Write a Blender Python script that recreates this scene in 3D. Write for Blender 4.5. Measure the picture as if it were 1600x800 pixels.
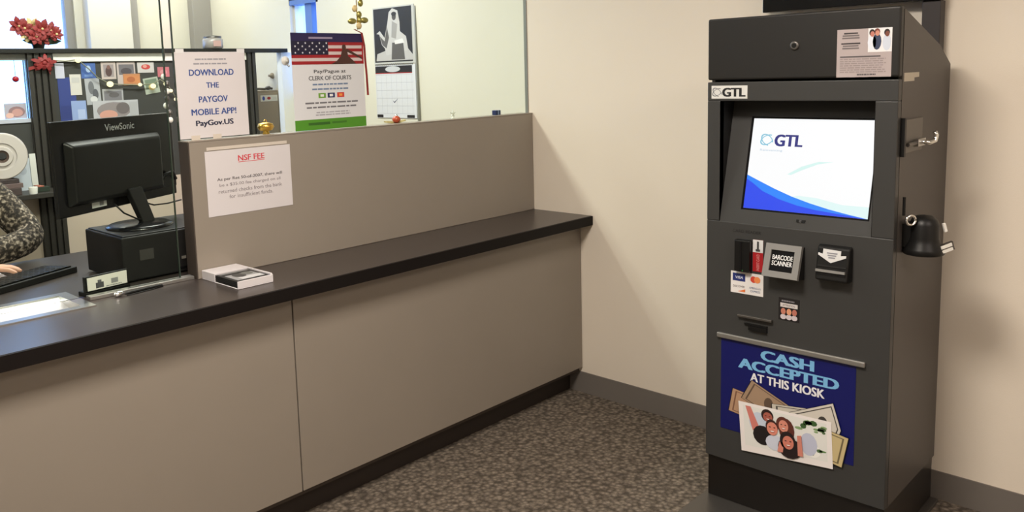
import bpy, bmesh, math, random
from mathutils import Vector, Matrix
random.seed(7)
PI = math.pi
S = bpy.context.scene
for o in list(bpy.data.objects):
    bpy.data.objects.remove(o)

# ------------------------------------------------------------------ camera, world, lights, exposure
cam_d = bpy.data.cameras.new('camera'); cam = bpy.data.objects.new('camera', cam_d); S.collection.objects.link(cam); S.camera = cam
yaw, pitch, roll = .7787, -.1275, -.0304
fw = Vector((math.cos(pitch)*math.cos(yaw), math.cos(pitch)*math.sin(yaw), math.sin(pitch)))
rt = Vector((math.sin(yaw), -math.cos(yaw), 0)); up = rt.cross(fw)
r2 = rt*math.cos(roll)+up*math.sin(roll); u2 = -rt*math.sin(roll)+up*math.cos(roll)
mw = Matrix((r2, u2, -fw)).transposed().to_4x4(); mw.translation = Vector((-3.1191, -2.2812, 1.5344)); cam.matrix_world = mw
cam_d.sensor_fit = 'HORIZONTAL'; cam_d.sensor_width = 36; cam_d.lens = 1307.5/1600*36
cam_d.shift_x = 66.56/1600; cam_d.shift_y = -116.94/1600; cam_d.clip_start = .05

W = bpy.data.worlds.new('sky'); S.world = W; W.use_nodes = True
bg = W.node_tree.nodes['Background']; bg.inputs[0].default_value = (.27, .43, 1.0, 1); bg.inputs[1].default_value = 6.2
S.view_settings.view_transform = 'Standard'; S.view_settings.look = 'None'
S.view_settings.exposure = 0; S.view_settings.gamma = 1; S.view_settings.use_curve_mapping = False

def area(name, loc, sx, sy, power, col):
    d = bpy.data.lights.new(name, 'AREA'); d.shape = 'RECTANGLE'; d.size = sx; d.size_y = sy; d.energy = power; d.color = col
    o = bpy.data.objects.new(name, d); o.location = loc; S.collection.objects.link(o); return o
WARM = (1.0, .90, .79); WHITE = (1.0, .965, .90)
area('office_ceiling_lamp', (-1.25, 1.35, 2.66), 1.2, .3, 44, WHITE)
area('office_ceiling_lamp', (-.7, 3.0, 2.66), 1.2, .3, 16, WHITE)
area('office_ceiling_lamp', (-2.9, 1.35, 2.66), 1.2, .3, 22, WHITE)
area('lobby_ceiling_lamp', (-2.3, -1.15, 2.66), .6, .6, 76, WARM)
area('lobby_ceiling_lamp', (-4.0, -1.0, 2.66), 1.2, .6, 14, WARM)
area('lobby_ceiling_lamp', (-1.8, -3.3, 2.66), 1.2, 1.2, 40, (1.0, .86, .77))

# ------------------------------------------------------------------ materials
def mat(name, col, rough=.5, metal=0, spec=.5, var=None, bump=None, emit=None):
    """var=(scale, amount) mottles the colour, bump=(scale, strength)"""
    m = bpy.data.materials.new(name); m.use_nodes = True
    nt = m.node_tree; b = nt.nodes['Principled BSDF']
    b.inputs['Base Color'].default_value = (*col, 1); b.inputs['Roughness'].default_value = rough
    b.inputs['Metallic'].default_value = metal; b.inputs['Specular IOR Level'].default_value = spec
    tc = nt.nodes.new('ShaderNodeTexCoord')
    if var:
        n = nt.nodes.new('ShaderNodeTexNoise'); n.inputs['Scale'].default_value = var[0]; n.inputs['Detail'].default_value = 3
        mx = nt.nodes.new('ShaderNodeMix'); mx.data_type = 'RGBA'
        k = var[1]
        mx.inputs[6].default_value = (*[c*(1-k) for c in col], 1); mx.inputs[7].default_value = (*[min(1, c*(1+k)) for c in col], 1)
        nt.links.new(tc.outputs['Object'], n.inputs['Vector']); nt.links.new(n.outputs['Fac'], mx.inputs[0]); nt.links.new(mx.outputs[2], b.inputs['Base Color'])
    if bump:
        n = nt.nodes.new('ShaderNodeTexNoise'); n.inputs['Scale'].default_value = bump[0]; n.inputs['Detail'].default_value = 2
        bp = nt.nodes.new('ShaderNodeBump'); bp.inputs['Strength'].default_value = bump[1]; bp.inputs['Distance'].default_value = .004
        nt.links.new(tc.outputs['Object'], n.inputs['Vector']); nt.links.new(n.outputs['Fac'], bp.inputs['Height']); nt.links.new(bp.outputs[0], b.inputs['Normal'])
    if emit:
        b.inputs['Emission Color'].default_value = (*col, 1); b.inputs['Emission Strength'].default_value = emit
        b.inputs['Base Color'].default_value = (.02, .02, .02, 1)
    return m
def sr(r, g, b):
    f = lambda c: (c/255/12.92 if c/255 <= .04045 else ((c/255+.055)/1.055)**2.4)
    return (f(r), f(g), f(b))
_ink = {}
def ink(r, g, b, rough=.55):
    k = (r, g, b)
    if k not in _ink: _ink[k] = mat('ink', sr(r, g, b), rough)
    return _ink[k]
_glow = {}
def glow(r, g, b, s=1.0):
    k = (r, g, b, s)
    if k not in _glow: _glow[k] = mat('screen_glow', sr(r, g, b), .3, emit=s)
    return _glow[k]

M_wall = mat('cream_wall_paint', (.80, .725, .615), .8, var=(3, .02), bump=(260, .08))
M_owall = mat('office_wall_paint', (.74, .70, .60), .8, var=(3, .02))
M_ceil = mat('ceiling_tile', (.75, .73, .68), .9, bump=(90, .2))
M_base = mat('grey_vinyl_base', (.165, .148, .132), .5, var=(6, .05))
M_lam = mat('taupe_laminate', (.27, .235, .195), .5, var=(5, .03))
M_lamshade = mat('shaded_taupe_laminate', (.06, .047, .038), .5)  # dark copy of the taupe laminate, shade put into the colour
M_top = mat('dark_brown_counter_laminate', (.044, .035, .032), .31, spec=.8, var=(40, .10))
M_topedge = mat('black_counter_edge', (.006, .004, .0035), .6, spec=.2)
M_kick = mat('dark_toe_kick', (.03, .022, .018), .6)
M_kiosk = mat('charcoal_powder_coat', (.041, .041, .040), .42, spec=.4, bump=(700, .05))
M_kside = mat('sidelit_powder_coat', (.074, .066, .06), .45, spec=.4, bump=(700, .05))  # lighter than the front: warm light on the side put into the colour
M_khead = mat('black_powder_coat', (.013, .012, .011), .45, spec=.4, bump=(700, .05))
M_plinth = mat('black_plinth_paint', (.008, .006, .005), .3)
M_black = mat('black_plastic', (.006, .006, .006), .4, spec=.3)
M_matte = mat('matte_black_plastic', (.008, .0075, .0075), .6, spec=.3)
M_gloss = mat('gloss_black_plastic', (.005, .005, .006), .22, spec=.35)
M_slate = mat('grey_plastic', (.20, .195, .185), .5)
M_steel = mat('brushed_steel', (.55, .54, .52), .3, 1)
M_chrome = mat('chrome', (.8, .8, .78), .15, 1)
M_dsteel = mat('dark_steel', (.16, .15, .14), .4, .8)
M_alu = mat('satin_aluminium', (.33, .32, .30), .38, .7)
M_paper = mat('white_paper', (.64, .61, .625), .7, var=(9, .02))
M_sleeve = mat('clear_plastic_sleeve', (.60, .54, .47), .25)
M_char = mat('charcoal_partition_fabric', (.050, .050, .046), .85, bump=(500, .3))
M_post = mat('bronze_partition_frame', (.036, .033, .029), .45)
M_rail = mat('black_partition_rail', (.007, .007, .006), .5)
M_beige = mat('beige_partition_panel', (.60, .50, .41), .75)
M_white = mat('white_enamel', (.82, .81, .76), .4)
M_red = mat('red_silk', (.25, .022, .022), .6, var=(40, .4))
M_cream = mat('cream_silk', (.66, .52, .26), .6, var=(40, .25))
M_leaf = mat('dark_leaf', (.012, .03, .012), .55, var=(30, .4))
M_gold = mat('gold_foil', (.75, .46, .10), .28, .9)
M_olive = mat('olive_gold_foil', (.42, .38, .12), .35, .7)
M_bulb = mat('warm_bulb', (1, .84, .5), .3, emit=1.6)
M_wire = mat('thin_dark_wire', (.05, .05, .045), .6)
M_tan = mat('tan_metal', (.25, .205, .15), .5)
M_pil = mat('white_pilaster_paint', (.78, .74, .68), .8)
M_greyframe_shade = mat('grey_frame_and_shade', (.33, .31, .29), .7)  # for the window frame, and for painted shade on the columns
M_frame = mat('blue_window_frame', (.10, .20, .52), .4)
M_skin = mat('skin', (.60, .33, .23), .5)
M_hair = mat('brown_hair', (.05, .03, .02), .6)
M_trous = mat('dark_trousers', (.015, .016, .02), .8)

def carpet_mat():
    m = bpy.data.materials.new('brown_loop_carpet'); m.use_nodes = True; nt = m.node_tree; b = nt.nodes['Principled BSDF']
    tc = nt.nodes.new('ShaderNodeTexCoord'); mp = nt.nodes.new('ShaderNodeMapping'); mp.inputs['Scale'].default_value = (1, 1, 1)
    nt.links.new(tc.outputs['Object'], mp.inputs[0])
    v = nt.nodes.new('ShaderNodeTexVoronoi'); v.inputs['Scale'].default_value = 54; v.inputs['Randomness'].default_value = .9
    n = nt.nodes.new('ShaderNodeTexNoise'); n.inputs['Scale'].default_value = 40; n.inputs['Detail'].default_value = 5; n.inputs['Roughness'].default_value = .7
    for x in (v, n): nt.links.new(mp.outputs[0], x.inputs['Vector'])
    ad = nt.nodes.new('ShaderNodeMath'); ad.operation = 'MULTIPLY_ADD'; ad.inputs[1].default_value = -.55
    nt.links.new(v.outputs['Distance'], ad.inputs[0]); nt.links.new(n.outputs['Fac'], ad.inputs[2])
    cr = nt.nodes.new('ShaderNodeValToRGB'); e = cr.color_ramp.elements
    e[0].position = .05; e[0].color = (.075, .062, .050, 1); e[1].position = .52; e[1].color = (.27, .225, .18, 1)
    k = e.new(.27); k.color = (.15, .125, .10, 1)
    nt.links.new(ad.outputs[0], cr.inputs[0]); nt.links.new(cr.outputs[0], b.inputs['Base Color'])
    b.inputs['Roughness'].default_value = .95; b.inputs['Specular IOR Level'].default_value = .1
    bp = nt.nodes.new('ShaderNodeBump'); bp.inputs['Strength'].default_value = .8; bp.inputs['Distance'].default_value = .006
    nt.links.new(ad.outputs[0], bp.inputs['Height']); nt.links.new(bp.outputs[0], b.inputs['Normal'])
    return m
M_carpet = carpet_mat()
def sweater_mat():
    m = bpy.data.materials.new('flecked_knit'); m.use_nodes = True; nt = m.node_tree; b = nt.nodes['Principled BSDF']
    tc = nt.nodes.new('ShaderNodeTexCoord')
    n = nt.nodes.new('ShaderNodeTexNoise'); n.inputs['Scale'].default_value = 75; n.inputs['Detail'].default_value = 3
    nt.links.new(tc.outputs['Object'], n.inputs['Vector'])
    cr = nt.nodes.new('ShaderNodeValToRGB'); e = cr.color_ramp.elements
    e[0].position = .44; e[0].color = (.022, .017, .014, 1); e[1].position = .66; e[1].color = (.45, .38, .31, 1)
    k = e.new(.54); k.color = (.11, .085, .065, 1)
    nt.links.new(n.outputs['Fac'], cr.inputs[0]); nt.links.new(cr.outputs[0], b.inputs['Base Color']); b.inputs['Roughness'].default_value = .9
    return m
M_knit = sweater_mat()
def glass_mat():
    m = bpy.data.materials.new('clear_glass'); m.use_nodes = True; nt = m.node_tree; nt.nodes.clear()
    out = nt.nodes.new('ShaderNodeOutputMaterial'); t = nt.nodes.new('ShaderNodeBsdfTransparent'); t.inputs[0].default_value = (.95, .985, .955, 1)
    g = nt.nodes.new('ShaderNodeBsdfGlossy'); g.inputs['Roughness'].default_value = .02
    lw = nt.nodes.new('ShaderNodeFresnel'); lw.inputs[0].default_value = 1.07
    mx = nt.nodes.new('ShaderNodeMixShader')
    nt.links.new(lw.outputs[0], mx.inputs[0]); nt.links.new(t.outputs[0], mx.inputs[1]); nt.links.new(g.outputs[0], mx.inputs[2]); nt.links.new(mx.outputs[0], out.inputs[0])
    return m
M_glass = glass_mat()
M_gedge = mat('green_glass_edge', (.03, .045, .035), .2)

# ------------------------------------------------------------------ mesh builder
ORG = {}
class Fr:
    """a flat frame: o origin, u right, v up, n towards the viewer"""
    def __init__(s, o, u, v, n): s.o, s.u, s.v, s.n = map(Vector, (o, u, v, n))
    def p(s, a, b, d=0): return s.o+s.u*a+s.v*b+s.n*d
class MB:
    def __init__(s): s.v = []; s.f = []; s.m = []; s.sm = []; s.mats = []
    def mi(s, m):
        if m not in s.mats: s.mats.append(m)
        return s.mats.index(m)
    def add(s, vs, fs, m, smooth=False):
        k = len(s.v); s.v += [tuple(v) for v in vs]; i = s.mi(m)
        for f in fs: s.f.append(tuple(k+a for a in f)); s.m.append(i); s.sm.append(smooth)
        return s
    def hexa(s, P, m):
        return s.add(P, [(0, 3, 2, 1), (4, 5, 6, 7), (0, 1, 5, 4), (1, 2, 6, 5), (2, 3, 7, 6), (3, 0, 4, 7)], m)
    def box(s, x0, x1, y0, y1, z0, z1, m):
        return s.hexa([(x0, y0, z0), (x1, y0, z0), (x1, y1, z0), (x0, y1, z0), (x0, y0, z1), (x1, y0, z1), (x1, y1, z1), (x0, y1, z1)], m)
    def fbox(s, F, a0, a1, b0, b1, d0, d1, m):
        return s.hexa([F.p(a0, b0, d0), F.p(a1, b0, d0), F.p(a1, b1, d0), F.p(a0, b1, d0), F.p(a0, b0, d1), F.p(a1, b0, d1), F.p(a1, b1, d1), F.p(a0, b1, d1)], m)
    def poly(s, F, pts, d, m): return s.add([F.p(a, b, d) for a, b in pts], [tuple(range(len(pts)))], m)
    def rect(s, F, a0, a1, b0, b1, d, m): return s.poly(F, [(a0, b0), (a1, b0), (a1, b1), (a0, b1)], d, m)
    def ell(s, F, a, b, ra, rb, d, m, n=20, rot=0):
        c, q = math.cos(rot), math.sin(rot)
        P = [(ra*math.cos(t*2*PI/n), rb*math.sin(t*2*PI/n)) for t in range(n)]
        return s.poly(F, [(a+x*c-y*q, b+x*q+y*c) for x, y in P], d, m)
    def prism(s, F, pts, d0, d1, m, mside=None):
        n = len(pts)
        s.add([F.p(a, b, d1) for a, b in pts], [tuple(range(n))], m)
        s.add([F.p(a, b, d0) for a, b in pts], [tuple(reversed(range(n)))], m)
        s.add([F.p(a, b, d0) for a, b in pts]+[F.p(a, b, d1) for a, b in pts], [(i, (i+1) % n, n+(i+1) % n, n+i) for i in range(n)], mside or m)
        return s
    def lathe(s, prof, o, ax, m, n=24, smooth=True):
        """prof: (radius, height) list along axis ax from o"""
        o = Vector(o); ax = Vector(ax).normalized(); a = ax.orthogonal().normalized(); b = ax.cross(a)
        vs = []; fs = []
        for r, h in prof:
            for i in range(n):
                t = 2*PI*i/n; vs.append(o+ax*h+(a*math.cos(t)+b*math.sin(t))*max(r, 1e-5))
        for k in range(len(prof)-1):
            for i in range(n):
                j = (i+1) % n; fs.append((k*n+i, k*n+j, (k+1)*n+j, (k+1)*n+i))
        s.add(vs, fs, m, smooth)
        for k in (0, len(prof)-1):
            r, h = prof[k]
            if r > 1e-4:
                c = [o+ax*h+(a*math.cos(2*PI*i/n)+b*math.sin(2*PI*i/n))*r for i in range(n)]
                s.add(c, [tuple(range(n))], m)
        return s
    def cyl(s, p0, p1, r, m, n=20, r1=None):
        p0, p1 = Vector(p0), Vector(p1); L = (p1-p0).length
        return s.lathe([(r, 0), (r if r1 is None else r1, L)], p0, p1-p0, m, n)
    def tube(s, pts, r, m, n=8):
        pts = [Vector(p) for p in pts]; vs = []; fs = []; prev = None
        for k, p in enumerate(pts):
            t = (pts[min(k+1, len(pts)-1)]-pts[max(k-1, 0)]).normalized()
            a = t.orthogonal().normalized() if prev is None else (prev-t*prev.dot(t)).normalized()
            prev = a; b = t.cross(a)
            for i in range(n): vs.append(p+(a*math.cos(2*PI*i/n)+b*math.sin(2*PI*i/n))*r)
        for k in range(len(pts)-1):
            for i in range(n): j = (i+1) % n; fs.append((k*n+i, k*n+j, (k+1)*n+j, (k+1)*n+i))
        fs.append(tuple(range(n))); fs.append(tuple((len(pts)-1)*n+i for i in range(n)))
        return s.add(vs, fs, m, True)
    def ball(s, c, rx, ry, rz, m, n=14):
        c = Vector(c); vs = [c+Vector((0, 0, -rz))]; fs = []
        h = n//2
        for k in range(1, h):
            t = PI*k/h-PI/2
            for i in range(n): a = 2*PI*i/n; vs.append(c+Vector((rx*math.cos(t)*math.cos(a), ry*math.cos(t)*math.sin(a), rz*math.sin(t))))
        vs.append(c+Vector((0, 0, rz))); L = len(vs)-1
        for i in range(n):
            j = (i+1) % n; fs.append((0, 1+j, 1+i)); fs.append((L, 1+(h-2)*n+i, 1+(h-2)*n+j))
            for k in range(h-2): fs.append((1+k*n+i, 1+k*n+j, 1+(k+1)*n+j, 1+(k+1)*n+i))
        return s.add(vs, fs, m, True)
    def text(s, F, body, a0, b0, d, m, w=None, h=None, bold=0, align='L', shear=0):
        """lettering fitted to height h (and width w when given); a0,b0 = lower left, or lower centre with align C"""
        P, T = glyphs(body, 0)
        if not P: return s
        x0 = min(p[0] for p in P); x1 = max(p[0] for p in P); y0 = min(p[1] for p in P); y1 = max(p[1] for p in P)
        ky = h/(y1-y0) if h else w/(x1-x0); kx = w/(x1-x0) if w else ky
        off = -(x1-x0)*kx/2 if align == 'C' else 0
        k = bold*.75
        for i, (ex, ey) in enumerate([(0, 0)]+([(-k, -k*.3), (k, -k*.3), (-k, k*.3), (k, k*.3), (-k, 0), (k, 0)] if bold else [])):   # heavier strokes
            s.add([F.p(a0+off+(p[0]-x0+ex)*kx+shear*(p[1]-y0)*ky, b0+(p[1]-y0+ey)*ky, d+i*.00003) for p in P], T, m)
        return s
    def lines(s, F, a0, a1, b0, b1, rows, d, m, seed=1, center=False):
        """rows of small print seen as word-length dashes"""
        R = random.Random(seed); st = (b1-b0)/rows
        for k in range(rows):
            y = b1-st*(k+.75); x = a0; end = a1-(a1-a0)*R.uniform(0, .18)
            if center: q = (a1-end)/2; x += q; end = a1-q
            while x < end-.002:
                w = min(R.uniform(.05, .16)*(a1-a0), end-x)
                s.rect(F, x, x+w, y, y+st*.5, d, m); x += w+.018*(a1-a0)
        return s
    def build(s, name, parent=None, label=None, cat=None, group=None, kind=None, bevel=0, seg=2, org=None):
        me = bpy.data.meshes.new(name)
        if parent is not None: o0 = ORG[parent]
        elif org: o0 = Vector(org)
        else:
            xs, ys, zs = zip(*s.v); o0 = Vector(((min(xs)+max(xs))/2, (min(ys)+max(ys))/2, min(zs)))
        me.from_pydata([tuple(Vector(v)-o0) for v in s.v], [], s.f)
        for m in s.mats: me.materials.append(m)
        for p, i, q in zip(me.polygons, s.m, s.sm): p.material_index = i; p.use_smooth = q
        bm = bmesh.new(); bm.from_mesh(me); bmesh.ops.recalc_face_normals(bm, faces=bm.faces) if not any(m.name.startswith(('ink', 'screen_glow')) for m in s.mats) else None
        bm.to_mesh(me); bm.free(); me.update()
        o = bpy.data.objects.new(name, me); S.collection.objects.link(o)
        if parent is not None: o.parent = parent
        else: o.location = o0
        ORG[o] = o0
        if bevel:
            b = o.modifiers.new('bevel', 'BEVEL'); b.width = bevel; b.segments = seg; b.limit_method = 'ANGLE'; b.angle_limit = .7
        tag(o, label, cat, group, kind); return o
def tag(o, label=None, cat=None, group=None, kind=None):
    for k, v in (('label', label), ('category', cat), ('group', group), ('kind', kind)):
        if v: o[k] = v
def empty(name, loc, label, cat, group=None, kind=None):
    o = bpy.data.objects.new(name, None); S.collection.objects.link(o); o.location = loc; o.empty_display_size = .1
    ORG[o] = Vector(loc); tag(o, label, cat, group, kind); return o
_g = {}
def glyphs(body, bold):
    if (body, bold) in _g: return _g[(body, bold)]
    c = bpy.data.curves.new('lettering', 'FONT'); c.body = body; c.size = 1; c.offset = bold; c.resolution_u = 3
    o = bpy.data.objects.new('lettering', c); S.collection.objects.link(o)
    dg = bpy.context.evaluated_depsgraph_get(); dg.update()
    me = bpy.data.meshes.new_from_object(o.evaluated_get(dg))
    P = [(v.co.x, v.co.y) for v in me.vertices]; T = [tuple(p.vertices) for p in me.polygons]
    bpy.data.objects.remove(o); bpy.data.curves.remove(c); bpy.data.meshes.remove(me)
    _g[(body, bold)] = (P, T); return P, T
def box(name, x0, x1, y0, y1, z0, z1, m, parent=None, **k): return MB().box(x0, x1, y0, y1, z0, z1, m).build(name, parent, **k)
def struct(name, mb, **k): return mb.build(name, kind='structure', **k)

# ------------------------------------------------------------------ the room
XL, YB, YF, CH = -6.0, -4.6, 3.45, 2.7
struct('floor', MB().box(XL, 0, YB, YF, -.05, 0, M_carpet))
struct('ceiling', MB().box(XL-.1, .1, YB-.1, YF+.1, CH, CH+.08, M_ceil))
wy0, wy1, wz0, wz1 = 2.085, 2.375, 1.45, 2.035
w = MB()
w.box(0, .12, YB, .386, 0, CH, M_wall)
w.box(0, .12, .386, wy0, 0, CH, M_owall).box(0, .12, wy1, YF, 0, CH, M_owall)
w.box(0, .12, wy0, wy1, 0, wz0, M_owall).box(0, .12, wy0, wy1, wz1, CH, M_owall)
struct('wall_right', w)
fx0, fx1, fz0, fz1 = -2.9, -.94, 1.15, 2.32
w = MB()
w.box(XL, fx0, YF, YF+.12, 0, CH, M_owall).box(fx1, 0, YF, YF+.12, 0, CH, M_owall)
w.box(fx0, fx1, YF, YF+.12, 0, fz0, M_owall).box(fx0, fx1, YF, YF+.12, fz1, CH, M_owall)
struct('wall_far', w)
struct('wall_left', MB().box(XL-.12, XL, YB, YF, 0, CH, M_wall))
struct('wall_back', MB().box(XL, 0, YB-.12, YB, 0, CH, M_wall))
# window in the right wall, with blue mullion
w = MB()
w.box(.03, .09, wy0, wy0+.015, wz0, wz1, M_white).box(.03, .09, wy1-.015, wy1, wz0, wz1, M_white)
w.box(.0, .09, wy0-.02, wy1+.005, wz1-.03, wz1+.03, M_frame)
w.box(.02, .10, 2.165, 2.235, wz0, wz1-.03, M_frame)
win1 = struct('window_1', w)
MB().box(.055, .06, wy0+.015, wy1-.015, wz0, wz1-.03, M_glass).build('pane', win1)
w = MB()
for x0, x1, z0, z1 in ((fx0, fx0+.05, fz0, fz1), (fx1-.05, fx1, fz0, fz1), (fx0, fx1, fz0, fz0+.05), (fx0, fx1, fz1-.05, fz1), (-1.95, -1.91, fz0, fz1)):
    w.box(x0, x1, YF+.02, YF+.08, z0, z1, M_greyframe_shade)
win2 = struct('window_2', w)
MB().box(fx0, fx1, YF+.05, YF+.055, fz0, fz1, M_glass).build('pane', win2)
# pilaster on the far wall, and grey strips painted as shaded column sides
struct('trim_1', MB().box(-.885, -.60, YF-.09, YF, 0, CH, M_pil), bevel=.004)
struct('shaded_side_2', MB().box(-.145, -.0, YF-.07, YF, 0, CH, M_greyframe_shade), bevel=.004)
struct('shaded_side_3', MB().box(-.60, -.535, YF-.05, YF, 0, CH, M_greyframe_shade), bevel=.004)
struct('baseboard_right', MB().hexa([(-.010, YB, 0), (0, YB, 0), (0, .142, 0), (-.010, .142, 0), (-.006, YB, .1), (0, YB, .1), (0, .142, .0995), (-.006, .142, .0995)], M_base))

# ------------------------------------------------------------------ counter
TZ, TB = .865, .822
tx0, tx1, ty0, ty1 = -2.78, -2.165, .30, .525           # cut-out of the deal tray
w = MB()
for x0, x1, y0, y1 in ((-3.8, tx0, .008, 1.2), (tx1, 0, .008, 1.2), (tx0, tx1, .008, ty0), (tx0, tx1, ty1, 1.2)):
    w.box(x0, x1, y0, y1, TB, TZ, M_top)
w.box(-3.8, 0, 0, .008, TB, TZ-.0012, M_topedge)
ctop = w.build('countertop', label='long dark brown laminate service countertop with black front edge', cat='countertop')
# deal tray let into the top, under the glass
t = MB()
r = .022
for x0, x1, y0, y1 in ((tx0-.012, tx1+.012, ty0-.012, ty0+r), (tx0-.012, tx1+.012, ty1-r, ty1+.012), (tx0-.012, tx0+r, ty0+r, ty1-r), (tx1-r, tx1+.012, ty0+r, ty1-r)):
    t.box(x0, x1, y0, y1, TZ+.0003, TZ+.004, M_steel)
tray = t.build('transaction_tray', label='shallow stainless steel transaction tray set into the counter under the glass', cat='tray')
t = MB(); n = 14
prof = [(ty0+r+(ty1-ty0-2*r)*i/n, TZ-.022*math.sin(PI*i/n)**.6) for i in range(n+1)]
vs = [(x, y, z) for y, z in prof for x in (tx0+r, tx1-r)]
t.add(vs, [(2*i, 2*i+1, 2*i+3, 2*i+2) for i in range(n)], mat('bright_steel', (.75, .74, .72), .35, .6), True)
for x in (tx0+r, tx1-r): t.add([(x, y, z) for y, z in prof], [tuple(range(n+1))], M_steel)
t.build('dish', tray)
def counter_cab(x0, x1, label):
    o = empty('counter_cabinet', ((x0+x1)/2, .4, 0), label, 'cabinet')
    box('body', x0, x1, .09, .72, .10, TB-.001, M_lamshade, o)  # toned dark for the shadow gap under the slab
    box('front_panel', x0+.0025, x1-.0025, .069, .0895, .123, .808, M_lam, o, bevel=.0012, seg=1)
    box('toe_kick', x0, x1, .143, .16, 0, .1, M_kick, o)
    return o
counter_cab(-1.6, -.002, 'taupe laminate counter cabinet front between the seam and the cream wall')
counter_cab(-3.6, -1.6, 'taupe laminate counter cabinet front left of the vertical seam')
# raised privacy panel
pp = empty('privacy_panel', (-.9, .385, TZ), 'raised taupe privacy panel standing on the counter under the glass', 'panel')
PF = .351
box('board', -1.783, -.001, PF, .42, TZ, 1.334, M_lam, pp, bevel=.0015, seg=1)
box('shaded_end', -1.787, -1.7832, PF+.001, .419, TZ, 1.334, M_lamshade, pp)  # end face painted dark, standing in for its turn away from the light
box('top_trim', -1.786, -.001, PF-.001, .421, 1.3342, 1.338, M_lam, pp)
# glass
GY0, GY1 = .382, .388
def pane(x0, x1, z0, z1, label):
    g = MB().box(x0, x1, GY0, GY1, z0, z1, M_glass).build('glass_screen', label=label, cat='glass')
    return g
g1 = pane(-1.797, -.004, 1.339, CH-.002, 'clear glass screen standing on the taupe privacy panel')
MB().box(-1.801, -1.7972, GY0, GY1, 1.339, CH-.002, M_gedge).build('edge', g1)
MB().box(-.0038, -.0005, GY0-.006, GY1+.006, 1.339, CH-.002, mat('grey_channel', (.22, .22, .20), .5)).build('wall_channel', g1)
g2 = pane(-3.8, -1.835, TZ+.012, CH-.002, 'clear glass screen over the deal tray at the serving position')
MB().box(-1.8348, -1.831, GY0, GY1, TZ+.012, CH-.002, M_gedge).build('edge', g2)
box('bottom_channel', -2.14, -1.79, .368, .402, TZ+.0003, TZ+.0115, M_alu, g2, bevel=.001)

# ------------------------------------------------------------------ kiosk
KX, KL, KR = -.528, -.867, -1.469
KF = Fr((KX, KL, 0), (0, -1, 0), (0, 0, 1), (-1, 0, 0)); KW = KL-KR          # a = 0..KW left to right
ky = lambda y: KL-y
kiosk = empty('payment_kiosk', (-.28, (KL+KR)/2, 0), 'tall charcoal grey payment kiosk with lit touchscreen against the cream wall', 'kiosk')
box('plinth', KX+.012, -.035, KR+.004, KL-.004, .012, .162, M_plinth, kiosk, bevel=.003)
box('floor_plate', -.80, -.03, KR-.02, KL+.012, 0, .0118, M_dsteel, kiosk, bevel=.002)
# body behind the door: open recess left for the screen
b = MB()
SF = Fr((0, KR, 0), (1, 0, 0), (0, 0, 1), (0, -1, 0))
prof = [(-.498, .165), (-.03, .165), (-.03, 1.519), (-.148, 1.58), (-.498, 1.483+.1965)]
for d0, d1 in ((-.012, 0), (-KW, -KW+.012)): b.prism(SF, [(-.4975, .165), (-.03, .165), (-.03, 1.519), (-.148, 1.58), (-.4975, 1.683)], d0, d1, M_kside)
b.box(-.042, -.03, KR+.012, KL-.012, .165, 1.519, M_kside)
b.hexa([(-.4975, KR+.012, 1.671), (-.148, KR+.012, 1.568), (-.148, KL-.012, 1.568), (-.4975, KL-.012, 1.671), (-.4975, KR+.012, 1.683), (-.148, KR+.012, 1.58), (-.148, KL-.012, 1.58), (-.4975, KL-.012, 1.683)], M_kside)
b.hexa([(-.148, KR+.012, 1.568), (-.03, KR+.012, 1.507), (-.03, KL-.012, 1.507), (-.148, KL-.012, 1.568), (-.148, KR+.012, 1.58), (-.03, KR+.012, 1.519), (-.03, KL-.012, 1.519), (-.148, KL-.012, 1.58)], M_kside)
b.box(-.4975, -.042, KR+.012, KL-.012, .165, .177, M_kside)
b.build('body', kiosk, bevel=.002)
# header box door
h = MB().box(KX, -.4985, KR, KL, 1.4885, 1.690, M_khead).build('header_panel', kiosk, bevel=.006, seg=3)
l = MB().lathe([(.014, .0005), (.014, .004), (.011, .006), (.009, .006)], KF.p(.296, 1.591, 0), KF.n, M_dsteel)
l.lathe([(.0075, .0061), (.0075, .0068)], KF.p(.296, 1.591, 0), KF.n, M_black); l.build('key_lock', h)
# main door with the screen opening (four bars around it plus lower sheet)
ra0, ra1, rb0, rb1 = ky(-.913), ky(-1.406), 1.013, 1.419
d = MB()
for a0, a1, b0, b1 in ((0, KW, rb1, 1.4815), (0, ra0, rb0, rb1), (ra1, KW, rb0, rb1)): d.fbox(KF, a0, a1, b0, b1, -.0285, 0, M_kiosk)
d.fbox(KF, 0, KW, .166, rb0, -.0285, 0, M_kiosk)
door = d.build('door', kiosk, bevel=.0025, seg=2)
# recess walls
dd = .105
rc = MB(); z0, z1 = rb0, rb1
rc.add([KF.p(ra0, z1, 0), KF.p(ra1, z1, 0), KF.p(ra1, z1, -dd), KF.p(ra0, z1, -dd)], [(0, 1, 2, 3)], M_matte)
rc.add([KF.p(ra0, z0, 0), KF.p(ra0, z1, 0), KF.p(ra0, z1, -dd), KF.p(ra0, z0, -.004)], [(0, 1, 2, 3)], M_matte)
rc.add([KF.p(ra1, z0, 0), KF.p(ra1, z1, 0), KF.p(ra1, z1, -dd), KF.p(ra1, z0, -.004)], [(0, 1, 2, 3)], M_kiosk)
rc.build('recess_liner', kiosk)
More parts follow.
